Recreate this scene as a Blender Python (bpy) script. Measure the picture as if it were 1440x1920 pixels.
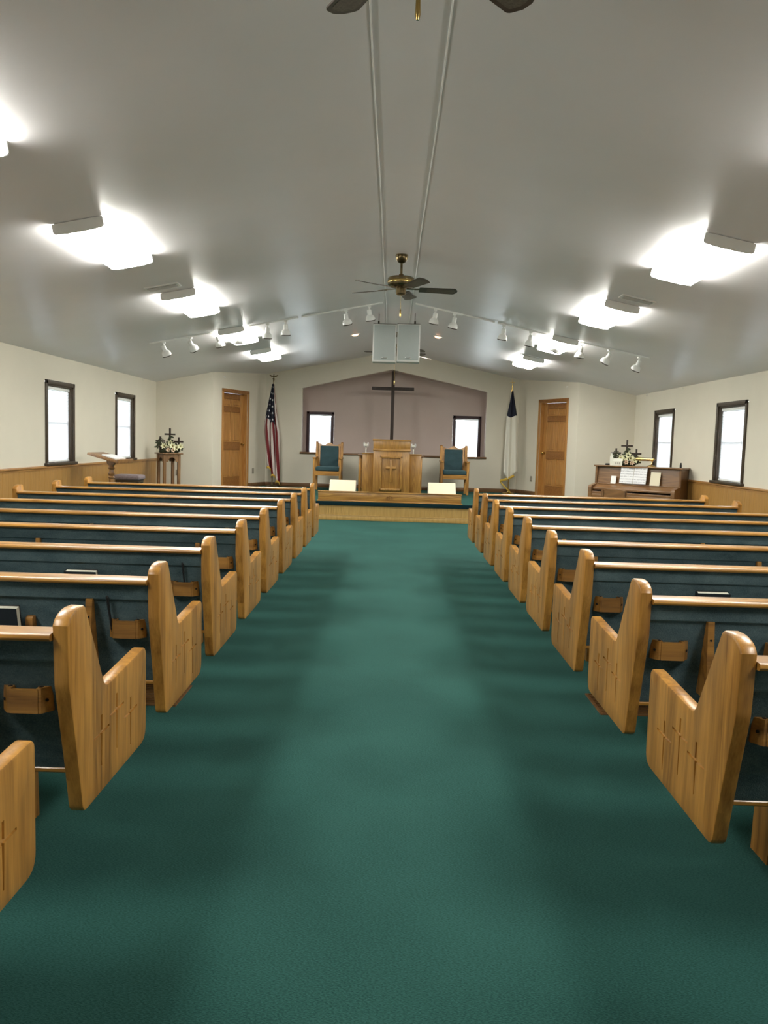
import bpy, bmesh, math, random
from mathutils import Vector, Matrix
random.seed(7)
scn = bpy.context.scene
for o in list(bpy.data.objects): bpy.data.objects.remove(o)
COL = scn.collection
PI = math.pi

# ------------------------------------------------------------------ camera
PITCH, YAW, ROLL, FPX, CAMH = 0.085681, -0.008337, -0.029323, 1532.19, 1.355
def _axes():
    cp, sp, cy, sy, cr, sr = math.cos(PITCH), math.sin(PITCH), math.cos(YAW), math.sin(YAW), math.cos(ROLL), math.sin(ROLL)
    fwd = Vector((sy*cp, cy*cp, -sp)); r0 = Vector((cy, -sy, 0)); d0 = fwd.cross(r0)
    return cr*r0 + sr*d0, -sr*r0 + cr*d0, fwd
RIGHT, DOWN, FWD = _axes()
CAM = Vector((0, 0, CAMH))
cd = bpy.data.cameras.new('camera'); cam = bpy.data.objects.new('camera', cd); COL.objects.link(cam)
cd.sensor_fit = 'HORIZONTAL'; cd.sensor_width = 36.0; cd.lens = 36.0*FPX/1440.0; cd.clip_start = .02; cd.clip_end = 200
m3 = Matrix((RIGHT, -DOWN, -FWD)).transposed()
cam.matrix_world = Matrix.Translation(CAM) @ m3.to_4x4()
scn.camera = cam
def ray(u, v): return RIGHT*((u-720)/FPX) + DOWN*((v-960)/FPX) + FWD
def pX(u, v, X): d = ray(u, v); return CAM + d*((X-CAM.x)/d.x)
def pY(u, v, Y): d = ray(u, v); return CAM + d*((Y-CAM.y)/d.y)
def pZ(u, v, Z): d = ray(u, v); return CAM + d*((Z-CAM.z)/d.z)

# ------------------------------------------------------------------ world and exposure
w = bpy.data.worlds.new('world'); scn.world = w; w.use_nodes = True
bg = w.node_tree.nodes['Background']; bg.inputs[0].default_value = (.90, .95, 1.0, 1); bg.inputs[1].default_value = 20.0
scn.view_settings.view_transform = 'Standard'; scn.view_settings.look = 'None'
scn.view_settings.gamma = 1.0; scn.view_settings.use_curve_mapping = False
scn.view_settings.exposure = 0.0
FIX_EMIT = 43.0        # fluorescent diffusers
WARM_EMIT = 6.0       # two recessed warm lamps

# ------------------------------------------------------------------ materials
MATS = {}
def nodes(name):
    m = bpy.data.materials.new(name); m.use_nodes = True; MATS[name] = m
    nt = m.node_tree; b = nt.nodes['Principled BSDF']
    return m, nt, b
def N(nt, t, **k):
    n = nt.nodes.new(t)
    for a, v in k.items(): setattr(n, a, v)
    return n
def ramp(nt, fac, cols):
    r = N(nt, 'ShaderNodeValToRGB'); e = r.color_ramp.elements
    while len(e) < len(cols): e.new(.5)
    for i, (p, c) in enumerate(cols): e[i].position = p; e[i].color = (*c, 1)
    nt.links.new(fac, r.inputs[0]); return r.outputs[0]
def math_(nt, op, a, b=None):
    n = N(nt, 'ShaderNodeMath', operation=op)
    for i, v in enumerate((a, b)):
        if v is None: continue
        if isinstance(v, (int, float)): n.inputs[i].default_value = v
        else: nt.links.new(v, n.inputs[i])
    return n.outputs[0]
def plain(name, col, rough=.5, metal=0, spec=.5, noise=0, nscale=30, bump=0, bscale=200, coat=0):
    m, nt, b = nodes(name)
    b.inputs['Base Color'].default_value = (*col, 1); b.inputs['Roughness'].default_value = rough
    b.inputs['Metallic'].default_value = metal; b.inputs['Specular IOR Level'].default_value = spec
    if coat: b.inputs['Coat Weight'].default_value = coat; b.inputs['Coat Roughness'].default_value = .15
    tc = N(nt, 'ShaderNodeTexCoord')
    if noise:
        n = N(nt, 'ShaderNodeTexNoise'); n.inputs['Scale'].default_value = nscale; n.inputs['Detail'].default_value = 4
        nt.links.new(tc.outputs['Object'], n.inputs['Vector'])
        lo = tuple(c*(1-noise) for c in col); hi = tuple(min(1, c*(1+noise)) for c in col)
        nt.links.new(ramp(nt, n.outputs[0], [(.3, lo), (.7, hi)]), b.inputs['Base Color'])
    if bump:
        n2 = N(nt, 'ShaderNodeTexNoise'); n2.inputs['Scale'].default_value = bscale; n2.inputs['Detail'].default_value = 3
        nt.links.new(tc.outputs['Object'], n2.inputs['Vector'])
        bp = N(nt, 'ShaderNodeBump'); bp.inputs['Strength'].default_value = bump; bp.inputs['Distance'].default_value = .004
        nt.links.new(n2.outputs[0], bp.inputs['Height']); nt.links.new(bp.outputs[0], b.inputs['Normal'])
    return m
def wood(name, axis, dark, light, rough=.35, stave=0, coat=.25, fine=1.0, cath=.35):
    """oak-like: long streaks along axis, fine pores, slow cathedral bands, optional glued staves"""
    m, nt, b = nodes(name)
    tc = N(nt, 'ShaderNodeTexCoord'); oi = N(nt, 'ShaderNodeObjectInfo')
    off = N(nt, 'ShaderNodeVectorMath', operation='SCALE'); off.inputs[0].default_value = (3.1, 5.7, 1.9)
    nt.links.new(oi.outputs['Random'], off.inputs['Scale'])
    add = N(nt, 'ShaderNodeVectorMath', operation='ADD'); nt.links.new(tc.outputs['Object'], add.inputs[0]); nt.links.new(off.outputs[0], add.inputs[1])
    vec = add.outputs[0]
    if stave:
        sx = N(nt, 'ShaderNodeSeparateXYZ'); nt.links.new(tc.outputs['Object'], sx.inputs[0])
        fl = math_(nt, 'FLOOR', math_(nt, 'MULTIPLY', sx.outputs['Y'], 1.0/stave))
        wn = N(nt, 'ShaderNodeTexWhiteNoise', noise_dimensions='2D')
        cb0 = N(nt, 'ShaderNodeCombineXYZ'); nt.links.new(fl, cb0.inputs[0]); nt.links.new(oi.outputs['Random'], cb0.inputs[1]); nt.links.new(cb0.outputs[0], wn.inputs['Vector'])
        cb = N(nt, 'ShaderNodeCombineXYZ'); nt.links.new(math_(nt, 'MULTIPLY', wn.outputs['Value'], 7.0), cb.inputs[2])
        a2 = N(nt, 'ShaderNodeVectorMath', operation='ADD'); nt.links.new(vec, a2.inputs[0]); nt.links.new(cb.outputs[0], a2.inputs[1]); vec = a2.outputs[0]
    def mp(s_long, s_cross):
        mpn = N(nt, 'ShaderNodeMapping'); s = [s_cross]*3; s[axis] = s_long
        mpn.inputs['Scale'].default_value = s; nt.links.new(vec, mpn.inputs['Vector']); return mpn.outputs[0]
    n1 = N(nt, 'ShaderNodeTexNoise'); n1.inputs['Scale'].default_value = 1; n1.inputs['Detail'].default_value = 5; n1.inputs['Roughness'].default_value = .65
    nt.links.new(mp(2.2*fine, 38*fine), n1.inputs['Vector'])
    n2 = N(nt, 'ShaderNodeTexNoise'); n2.inputs['Scale'].default_value = 1; n2.inputs['Detail'].default_value = 2
    nt.links.new(mp(9*fine, 210*fine), n2.inputs['Vector'])
    n3 = N(nt, 'ShaderNodeTexNoise'); n3.inputs['Scale'].default_value = 1; n3.inputs['Detail'].default_value = 1
    nt.links.new(mp(.9*fine, 7*fine), n3.inputs['Vector'])
    bands = math_(nt, 'PINGPONG', math_(nt, 'MULTIPLY', n3.outputs[0], 14.0), 1.0)
    f = math_(nt, 'ADD', math_(nt, 'MULTIPLY', n1.outputs[0], 1-cath), math_(nt, 'MULTIPLY', bands, cath))
    f = math_(nt, 'ADD', f, math_(nt, 'MULTIPLY', math_(nt, 'SUBTRACT', n2.outputs[0], .5), .35))
    if stave: f = math_(nt, 'ADD', f, math_(nt, 'MULTIPLY', math_(nt, 'SUBTRACT', wn.outputs['Value'], .5), .28))
    c = ramp(nt, f, [(.18, dark), (.75, light)])
    nt.links.new(c, b.inputs['Base Color']); b.inputs['Roughness'].default_value = rough
    b.inputs['Coat Weight'].default_value = coat; b.inputs['Coat Roughness'].default_value = .22
    bp = N(nt, 'ShaderNodeBump'); bp.inputs['Strength'].default_value = .12; bp.inputs['Distance'].default_value = .001
    nt.links.new(n2.outputs[0], bp.inputs['Height']); nt.links.new(bp.outputs[0], b.inputs['Normal'])
    return m

OAK_D, OAK_L = (.20, .080, .011), (.54, .265, .053)
wood('oak_panel', 2, OAK_D, OAK_L, .38, stave=.085, cath=.2)
wood('oak_x', 0, OAK_D, OAK_L, .3, coat=.45)
wood('oak_z', 2, OAK_D, OAK_L, .4, cath=.5)
wood('oak_y', 1, OAK_D, OAK_L, .4)
wood('oak_small', 0, (.13, .052, .008), (.36, .17, .034), .38)
wood('oak_bold_z', 2, (.23, .105, .02), (.43, .225, .05), .38, cath=.35, fine=1.5)
wood('oak_bold_x', 0, (.22, .10, .02), (.43, .225, .05), .36, cath=.45, fine=1.2)
wood('riser_wood', 2, (.36, .21, .055), (.52, .33, .105), .4, cath=.2)
wood('pine_door', 2, (.33, .135, .03), (.50, .245, .065), .36, cath=.3)
wood('pine_door_x', 0, (.20, .075, .015), (.33, .14, .032), .36, cath=.3)
wood('wainscot_wood', 2, (.33, .165, .04), (.46, .25, .07), .4, cath=.15)
wood('wainscot_cap', 1, (.26, .115, .028), (.40, .20, .055), .35)
wood('walnut', 0, (.115, .053, .018), (.25, .125, .044), .32, coat=.35)
wood('walnut_z', 2, (.09, .042, .016), (.20, .098, .036), .35)
wood('stand_wood', 2, (.13, .06, .02), (.26, .135, .05), .4)
wood('lectern_wood', 2, (.17, .075, .025), (.34, .17, .06), .4)
wood('dark_cross_wood', 2, (.014, .007, .004), (.036, .018, .010), .55, coat=.05)
wood('blade_wood', 0, (.030, .020, .014), (.07, .05, .035), .4)
wood('base_trim_wood', 0, (.11, .05, .018), (.22, .11, .042), .4)
plain('wall_paint', (.715, .665, .555), .62, spec=.3, noise=.015, nscale=3, bump=.08, bscale=260)
plain('pink_paint', (.585, .49, .445), .7, spec=.2, noise=.02, nscale=3, bump=.08, bscale=260)
plain('ceiling_paint', (.79, .77, .79), .34, spec=.5, noise=.015, nscale=2, bump=.05, bscale=120)
plain('white_trim', (.80, .80, .78), .45)
plain('white_metal', (.88, .88, .86), .35)
plain('dark_trim', (.050, .033, .017), .5, noise=.25, nscale=25)
plain('maroon_trim', (.040, .014, .016), .45)
plain('cane', (.13, .11, .085), .6, noise=.3, nscale=120)
plain('brass', (.55, .38, .13), .22, metal=1)
plain('antique_brass', (.17, .13, .068), .3, metal=1, noise=.3, nscale=20)
plain('gold_finial', (.75, .55, .2), .25, metal=1)
plain('gold_fringe', (.62, .40, .06), .8, noise=.35, nscale=90, bump=.5, bscale=120)
plain('black_plastic', (.012, .012, .014), .4)
plain('hole_black', (.006, .004, .003), .9)
plain('iron', (.05, .04, .03), .5, metal=.6)
plain('paper', (.86, .86, .84), .8)
plain('cream_panel', (.78, .70, .52), .6)
plain('grey_plastic', (.42, .40, .35), .5)
plain('speaker_box', (.72, .72, .70), .5)
plain('speaker_grille', (.46, .50, .49), .6, noise=.06, nscale=300)
plain('logo_silver', (.8, .8, .8), .2, metal=1)
plain('lavender_cushion', (.22, .175, .185), .85, noise=.15, nscale=40, bump=.3)
plain('book_cover', (.010, .012, .016), .5)
plain('page_edge', (.72, .70, .60), .8, noise=.06, nscale=150)
plain('lily_petal', (.78, .76, .50), .55)
plain('lily_pink', (.75, .55, .40), .55)
plain('lily_throat', (.25, .20, .03), .6)
plain('ivy', (.035, .045, .016), .6, noise=.4, nscale=60)
plain('moss', (.03, .035, .012), .9, noise=.4, nscale=50, bump=.6)
plain('ceramic_white', (.80, .79, .70), .3)
plain('outlet_plate', (.30, .27, .21), .45)
plain('carpet_shaded_edge', (.006, .022, .028), .95, spec=.1)  # same carpet, its colour darkened for the shade on the platform nosing

def carpet():
    m, nt, b = nodes('carpet'); tc = N(nt, 'ShaderNodeTexCoord')
    n1 = N(nt, 'ShaderNodeTexNoise'); n1.inputs['Scale'].default_value = 140; n1.inputs['Detail'].default_value = 3
    n2 = N(nt, 'ShaderNodeTexNoise'); n2.inputs['Scale'].default_value = 1.3; n2.inputs['Detail'].default_value = 3
    mp = N(nt, 'ShaderNodeMapping'); mp.inputs['Rotation'].default_value = (0, 0, .62); mp.inputs['Scale'].default_value = (1, 2.2, 1)
    nt.links.new(tc.outputs['Object'], mp.inputs['Vector']); nt.links.new(mp.outputs[0], n1.inputs['Vector'])
    nt.links.new(tc.outputs['Object'], n2.inputs['Vector'])
    f = math_(nt, 'ADD', math_(nt, 'MULTIPLY', n1.outputs[0], .7), math_(nt, 'MULTIPLY', n2.outputs[0], .3))
    nt.links.new(ramp(nt, f, [(.41, (.006, .036, .0305)), (.59, (.0205, .080, .069))]), b.inputs['Base Color'])
    b.inputs['Roughness'].default_value = .95; b.inputs['Specular IOR Level'].default_value = .12
    b.inputs['Sheen Weight'].default_value = .15; b.inputs['Sheen Tint'].default_value = (.3, .8, .7, 1)
    wv = N(nt, 'ShaderNodeTexWave', wave_type='BANDS', bands_direction='DIAGONAL'); wv.inputs['Scale'].default_value = 48; wv.inputs['Distortion'].default_value = 9; wv.inputs['Detail Scale'].default_value = 6
    nt.links.new(tc.outputs['Object'], wv.inputs['Vector'])
    h = math_(nt, 'ADD', wv.outputs['Fac'], math_(nt, 'MULTIPLY', n1.outputs[0], 2.0))
    bp = N(nt, 'ShaderNodeBump'); bp.inputs['Strength'].default_value = .4; bp.inputs['Distance'].default_value = .0025
    nt.links.new(h, bp.inputs['Height']); nt.links.new(bp.outputs[0], b.inputs['Normal'])
carpet()
def fabric(name, lo, hi):
    m, nt, b = nodes(name); tc = N(nt, 'ShaderNodeTexCoord')
    n1 = N(nt, 'ShaderNodeTexNoise'); n1.inputs['Scale'].default_value = 7; n1.inputs['Detail'].default_value = 6; n1.inputs['Roughness'].default_value = .7
    n2 = N(nt, 'ShaderNodeTexNoise'); n2.inputs['Scale'].default_value = 260; n2.inputs['Detail'].default_value = 2
    mp = N(nt, 'ShaderNodeMapping'); mp.inputs['Scale'].default_value = (.6, 1, 1.6)
    nt.links.new(tc.outputs['Object'], mp.inputs['Vector']); nt.links.new(mp.outputs[0], n1.inputs['Vector']); nt.links.new(tc.outputs['Object'], n2.inputs['Vector'])
    f = math_(nt, 'ADD', math_(nt, 'MULTIPLY', n1.outputs[0], .65), math_(nt, 'MULTIPLY', n2.outputs[0], .35))
    nt.links.new(ramp(nt, f, [(.36, lo), (.64, hi)]), b.inputs['Base Color'])
    b.inputs['Roughness'].default_value = .9; b.inputs['Specular IOR Level'].default_value = .15
    b.inputs['Sheen Weight'].default_value = .25; b.inputs['Sheen Tint'].default_value = (.5, .8, .9, 1)
    bp = N(nt, 'ShaderNodeBump'); bp.inputs['Strength'].default_value = .6; bp.inputs['Distance'].default_value = .003
    nt.links.new(n2.outputs[0], bp.inputs['Height']); nt.links.new(bp.outputs[0], b.inputs['Normal'])
fabric('pew_fabric', (.038, .068, .080), (.115, .165, .178))
fabric('chair_fabric', (.030, .062, .072), (.048, .090, .102))
def emit(name, col, s):
    m, nt, b = nodes(name)
    b.inputs['Base Color'].default_value = (.9, .9, .9, 1); b.inputs['Emission Color'].default_value = (*col, 1); b.inputs['Emission Strength'].default_value = s
emit('diffuser_lit', (1, .985, .90), FIX_EMIT)
emit('warm_lamp', (1, .38, .17), WARM_EMIT)
def glassy(name, col=(1, 1, 1)):
    m, nt, b = nodes(name)
    nt.nodes.remove(b); out = nt.nodes['Material Output']
    t = N(nt, 'ShaderNodeBsdfTransparent'); t.inputs[0].default_value = (*col, 1)
    g = N(nt, 'ShaderNodeBsdfGlossy'); g.inputs['Roughness'].default_value = .03
    fr = N(nt, 'ShaderNodeFresnel'); mx = N(nt, 'ShaderNodeMixShader')
    nt.links.new(fr.outputs[0], mx.inputs[0]); nt.links.new(t.outputs[0], mx.inputs[1]); nt.links.new(g.outputs[0], mx.inputs[2]); nt.links.new(mx.outputs[0], out.inputs[0])
glassy('window_glass', (.94, .97, .96)); 
def frosted():
    m, nt, b = nodes('clear_glass'); nt.nodes.remove(b); out = nt.nodes['Material Output']
    t = N(nt, 'ShaderNodeBsdfTransparent'); g = N(nt, 'ShaderNodeBsdfPrincipled'); g.inputs['Base Color'].default_value = (.85, .85, .85, 1); g.inputs['Roughness'].default_value = .08
    lw = N(nt, 'ShaderNodeLayerWeight'); lw.inputs[0].default_value = .45
    mx = N(nt, 'ShaderNodeMixShader'); nt.links.new(lw.outputs['Facing'], mx.inputs[0]); nt.links.new(t.outputs[0], mx.inputs[1]); nt.links.new(g.outputs[0], mx.inputs[2]); nt.links.new(mx.outputs[0], out.inputs[0])
frosted()
def slat():
    m, nt, b = nodes('blind_slat'); nt.nodes.remove(b); out = nt.nodes['Material Output']
    d = N(nt, 'ShaderNodeBsdfDiffuse'); d.inputs[0].default_value = (.86, .86, .88, 1)
    t = N(nt, 'ShaderNodeBsdfTranslucent'); t.inputs[0].default_value = (.84, .84, .86, 1)
    mx = N(nt, 'ShaderNodeMixShader'); mx.inputs[0].default_value = .5
    nt.links.new(d.outputs[0], mx.inputs[1]); nt.links.new(t.outputs[0], mx.inputs[2]); nt.links.new(mx.outputs[0], out.inputs[0])
slat()
def sheet():
    """printed music: staves of thin grey lines on white paper"""
    m, nt, b = nodes('sheet_music'); tc = N(nt, 'ShaderNodeTexCoord'); sx = N(nt, 'ShaderNodeSeparateXYZ'); nt.links.new(tc.outputs['Object'], sx.inputs[0])
    fr = math_(nt, 'FRACT', math_(nt, 'MULTIPLY', sx.outputs['Z'], 24.0))
    ln = math_(nt, 'GREATER_THAN', fr, .62)
    n = N(nt, 'ShaderNodeTexNoise'); n.inputs['Scale'].default_value = 90; nt.links.new(tc.outputs['Object'], n.inputs['Vector'])
    f = math_(nt, 'MULTIPLY', ln, math_(nt, 'GREATER_THAN', n.outputs[0], .47))
    nt.links.new(ramp(nt, f, [(0, (.84, .84, .86)), (1, (.50, .50, .53))]), b.inputs['Base Color']); b.inputs['Roughness'].default_value = .8
sheet()
def flag_mat(name, striped):
    """print on the flag cloth, laid out in the cloth's own UV (u across hoist, v down the fly)"""
    m, nt, b = nodes(name); uv = N(nt, 'ShaderNodeUVMap'); sx = N(nt, 'ShaderNodeSeparateXYZ'); nt.links.new(uv.outputs[0], sx.inputs[0])
    U, V = sx.outputs['X'], sx.outputs['Y']
    b.inputs['Roughness'].default_value = .75
    mix = N(nt, 'ShaderNodeMix', data_type='RGBA'); A, B = [i for i in mix.inputs if i.type == 'RGBA']
    res = [o for o in mix.outputs if o.type == 'RGBA'][0]
    if striped:
        st = math_(nt, 'GREATER_THAN', math_(nt, 'FRACT', math_(nt, 'ADD', math_(nt, 'MULTIPLY', U, 4.5), math_(nt, 'MULTIPLY', V, -1.1))), .5)
        c = ramp(nt, st, [(0, (.16, .010, .014)), (1, (.62, .55, .52))])
        du = math_(nt, 'SUBTRACT', math_(nt, 'FRACT', math_(nt, 'MULTIPLY', U, 6.0)), .5)
        dv = math_(nt, 'SUBTRACT', math_(nt, 'FRACT', math_(nt, 'MULTIPLY', V, 14.0)), .5)
        rr = math_(nt, 'ADD', math_(nt, 'MULTIPLY', du, du), math_(nt, 'MULTIPLY', dv, dv))
        star = math_(nt, 'LESS_THAN', rr, .022)
        cn = ramp(nt, star, [(0, (.006, .008, .022)), (1, (.75, .75, .75))])
        nt.links.new(c, A); nt.links.new(cn, B)
        can = math_(nt, 'MULTIPLY', math_(nt, 'LESS_THAN', V, .42), math_(nt, 'LESS_THAN', U, .80))
        nt.links.new(can, mix.inputs[0])
    else:
        A.default_value = (.72, .69, .60, 1); B.default_value = (.006, .007, .022, 1)
        nt.links.new(math_(nt, 'LESS_THAN', V, .30), mix.inputs[0])
    nt.links.new(res, b.inputs['Base Color'])
flag_mat('striped_flag_cloth', True); flag_mat('white_flag_cloth', False)

# ------------------------------------------------------------------ geometry helpers
def bx(bm, x0, x1, y0, y1, z0, z1, M=None, bev=0, seg=2):
    r = bmesh.ops.create_cube(bm, size=1.0); vs = r['verts']
    T = Matrix.Translation(((x0+x1)/2, (y0+y1)/2, (z0+z1)/2)) @ Matrix.Diagonal((abs(x1-x0), abs(y1-y0), abs(z1-z0), 1))
    bmesh.ops.transform(bm, matrix=T, verts=vs)
    if bev:
        es = {e for v in vs for e in v.link_edges}
        g = bmesh.ops.bevel(bm, geom=list(es), offset=bev, segments=seg, affect='EDGES', profile=.5)
        vs = list({v for f in g['faces'] for v in f.verts} | {v for v in vs if v.is_valid})
    if M is not None: bmesh.ops.transform(bm, matrix=M, verts=[v for v in vs if v.is_valid])
    return vs
def prism(bm, pts, a0, a1, axis=0, M=None):
    """extrude a closed 2D outline along an axis: axis 0: pts=(y,z), 1: pts=(x,z), 2: pts=(x,y)"""
    def mk(p, a):
        return {0: (a, p[0], p[1]), 1: (p[0], a, p[1]), 2: (p[0], p[1], a)}[axis]
    A = [bm.verts.new(mk(p, a0)) for p in pts]; B = [bm.verts.new(mk(p, a1)) for p in pts]
    n = len(pts); bm.faces.new(A); bm.faces.new(B[::-1])
    for i in range(n): bm.faces.new((A[i], B[i], B[(i+1) % n], A[(i+1) % n]))
    if M is not None: bmesh.ops.transform(bm, matrix=M, verts=A+B)
    return A+B
def lathe(bm, prof, c=(0, 0, 0), seg=20, M=None, caps=True):
    """prof: (r,z) pairs"""
    rings = []
    for r, z in prof:
        rings.append([bm.verts.new((c[0]+r*math.cos(2*PI*i/seg), c[1]+r*math.sin(2*PI*i/seg), c[2]+z)) for i in range(seg)])
    for a, b in zip(rings, rings[1:]):
        for i in range(seg): bm.faces.new((a[i], a[(i+1) % seg], b[(i+1) % seg], b[i]))
    if caps: bm.faces.new(rings[0][::-1]); bm.faces.new(rings[-1])
    vs = [v for r in rings for v in r]
    if M is not None: bmesh.ops.transform(bm, matrix=M, verts=vs)
    return vs
def tube(bm, path, r, seg=8):
    path = [Vector(p) for p in path]; rings = []
    for i, p in enumerate(path):
        t = (path[min(i+1, len(path)-1)] - path[max(i-1, 0)]).normalized()
        up = Vector((0, 0, 1)) if abs(t.z) < .9 else Vector((1, 0, 0))
        a = t.cross(up).normalized(); b = t.cross(a).normalized()
        rings.append([bm.verts.new(p + a*(r*math.cos(2*PI*k/seg)) + b*(r*math.sin(2*PI*k/seg))) for k in range(seg)])
    for a, b in zip(rings, rings[1:]):
        for k in range(seg): bm.faces.new((a[k], a[(k+1) % seg], b[(k+1) % seg], b[k]))
    bm.faces.new(rings[0][::-1]); bm.faces.new(rings[-1])
def rounded(corners, n=6):
    """corners: (y,z,r) -> polyline with filleted corners"""
    out = []; L = len(corners)
    for i, (y, z, r) in enumerate(corners):
        p = Vector((y, z)); a = Vector(corners[i-1][:2]) - p; b = Vector(corners[(i+1) % L][:2]) - p
        if r <= 0: out.append((y, z)); continue
        an = a.normalized(); bn = b.normalized(); ang = an.angle(bn); d = min(r/math.tan(ang/2), a.length*.49, b.length*.49)
        s, e = p+an*d, p+bn*d
        for k in range(n+1):
            t = k/n; q = s*(1-t)**2 + p*(2*t*(1-t)) + e*t*t
            out.append((q.x, q.y))
    return out
def inset(pts, d):
    """offset a CCW/CW polyline inward by d"""
    A = sum(pts[i][0]*pts[(i+1) % len(pts)][1]-pts[(i+1) % len(pts)][0]*pts[i][1] for i in range(len(pts)))
    s = 1 if A > 0 else -1; out = []; n = len(pts)
    for i in range(n):
        p, a, b = Vector(pts[i]), Vector(pts[i-1]), Vector(pts[(i+1) % n])
        t = (b-a).normalized(); out.append((p.x - s*t.y*d, p.y + s*t.x*d))
    return out
def obj(name, bm, mat, parent=None, loc=None, rot=None, smooth=True, sx=1):
    if sx != 1: bmesh.ops.transform(bm, matrix=Matrix.Diagonal((sx, 1, 1, 1)), verts=bm.verts[:])
    bmesh.ops.recalc_face_normals(bm, faces=bm.faces[:])
    me = bpy.data.meshes.new(name); bm.to_mesh(me); bm.free()
    if smooth:
        me.polygons.foreach_set('use_smooth', [True]*len(me.polygons)); me.set_sharp_from_angle(angle=math.radians(32))
    me.materials.append(MATS[mat]); o = bpy.data.objects.new(name, me); COL.objects.link(o)
    if parent: o.parent = parent
    if loc: o.location = loc
    if rot: o.rotation_euler = rot
    return o
def nb(): return bmesh.new()
def box_obj(name, b, mat, parent=None, bev=0, **k):
    bm = nb(); bx(bm, *b, bev=bev); return obj(name, bm, mat, parent, **k)
def tag(o, label=None, cat=None, group=None, kind=None):
    if label: o['label'] = label
    if cat: o['category'] = cat
    if group: o['group'] = group
    if kind: o['kind'] = kind
    return o
def thing(name, label, cat, loc=(0, 0, 0), rz=0, group=None):
    o = bpy.data.objects.new(name, None); COL.objects.link(o); o.location = loc; o.rotation_euler = (0, 0, rz)
    o.empty_display_size = .1
    return tag(o, label, cat, group)
def struct(name, loc=(0, 0, 0), rz=0):
    o = bpy.data.objects.new(name, None); COL.objects.link(o); o.location = loc; o.rotation_euler = (0, 0, rz); o['kind'] = 'structure'; return o
def copy_tree(o, parent=None):
    c = o.copy(); COL.objects.link(c); c.parent = parent
    for ch in list(o.children): copy_tree(ch, c)
    return c

# ------------------------------------------------------------------ room dimensions (metres)
WL, WR, CX = -4.62, 4.67, .025            # side walls, ridge line
EAVE, SL = 2.385, .2                      # eave height, ceiling slope
RIDGE_HALF, RIDGE_Z = .18, 2.385+.2*(4.645-.18)
YB, YO, YF, YA = -3.2, 15.95, 17.9, 18.75   # rear wall, corner walls, gable wall, alcove back
PZ_, PY_ = .32, 13.9                      # platform height and front edge
BL, FL = Vector((-3.514, YO)), Vector((-2.783, YF))
BR, FR = Vector((3.566, YO)), Vector((2.71, YF))
def ceil_z(x): return min(RIDGE_Z, EAVE + SL*(4.645-abs(x-CX)))

# floor, platform, ceiling
tag(box_obj('floor', (WL-.2, WR+.2, YB-.2, YO+.3, -.12, 0), 'carpet', smooth=False), kind='structure')
bm = nb(); prism(bm, [(WL+.75, PY_), (WR-.75, PY_), (WR-.75, YO-.02), (BR.x+.02, YO-.02), (FR.x+.02, YF), (FL.x-.02, YF), (BL.x-.02, YO-.02), (WL+.75, YO-.02)], .262, PZ_, axis=2)
plat = tag(obj('floor_platform', bm, 'carpet', smooth=False), kind='structure')
bm = nb(); bx(bm, WL+.76, WR-.76, PY_+.03, PY_+.4, 0, .262)
for s in (WL+.78, WR-.80): bx(bm, s, s+.02, PY_+.03, YO-.03, 0, .262)
obj('riser_core', bm, 'riser_wood', plat)
bm = nb(); n = int((WR-WL-1.6)/.042)
for i in range(n):
    x = WL+.79+i*.042; bx(bm, x, x+.039, PY_+.018, PY_+.032, .085, .262)
tag(obj('riser_beadboard', bm, 'riser_wood', plat, smooth=False), kind='stuff')
box_obj('riser_base', (WL+.76, WR-.76, PY_+.004, PY_+.032, 0, .078), 'riser_wood', plat, bev=.003)
box_obj('riser_base_cap', (WL+.76, WR-.76, PY_-.002, PY_+.03, .078, .09), 'riser_wood', plat, bev=.004)
box_obj('nosing_edge', (WL+.76, WR-.76, PY_-.012, PY_+.006, .256, .318), 'carpet_shaded_edge', plat, bev=.005)

bm = nb()
t = .14; xs = [(WL-.2, EAVE-.2*SL-.0), (CX-RIDGE_HALF, RIDGE_Z), (CX+RIDGE_HALF, RIDGE_Z), (WR+.2, EAVE-.2*SL)]
prism(bm, [(x, z) for x, z in xs] + [(x, z+t) for x, z in xs[::-1]], YB-.2, YF+.02, axis=1)
ceil = tag(obj('ceiling', bm, 'ceiling_paint', smooth=False), kind='structure')
for i, sx in enumerate((-1, 1)):      # thin white ridge strips (slightly wavy cords run along the ridge)
    bm = nb(); x0 = CX+sx*RIDGE_HALF
    pts = [(x0+.004*math.sin(y*1.3+sx), y, RIDGE_Z-.004) for y in [YB+.1+k*.4 for k in range(int((YF-YB)/.4))]]
    tube(bm, pts, .0038, 6)
    tag(obj('trim_%d' % (i+1), bm, 'white_trim'), kind='structure')

# side walls with window openings
WZ0, WZ1 = .905, 2.05                       # rough opening
WIN_L = [(10.81, 11.79), (13.55, 14.53)]
WIN_R = [(11.06-.06, 12.02-.06), (13.78, 14.80)]
def px_y(u, v, X): return pX(u, v, X).y
WIN_R = [(px_y(1404, 750, WR), px_y(1346.6, 756.5, WR)), (px_y(1266, 766, WR), px_y(1229.5, 769.5, WR))]
WIN_L = [(px_y(84, 711, WL), px_y(138, 719, WL)), (px_y(216, 734, WL), px_y(251.8, 740, WL))]
def side_wall(name, X, out, wins, ztop):
    bm = nb(); x0, x1 = sorted((X, X+out*.16)); ys = YB-.2
    for a, b in wins:
        bx(bm, x0, x1, ys, a, -.05, ztop); bx(bm, x0, x1, a, b, -.05, WZ0); bx(bm, x0, x1, a, b, WZ1, ztop); ys = b
    bx(bm, x0, x1, ys, YF+.1, -.05, ztop)
    tag(obj(name, bm, 'wall_paint', smooth=False), kind='structure')
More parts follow.
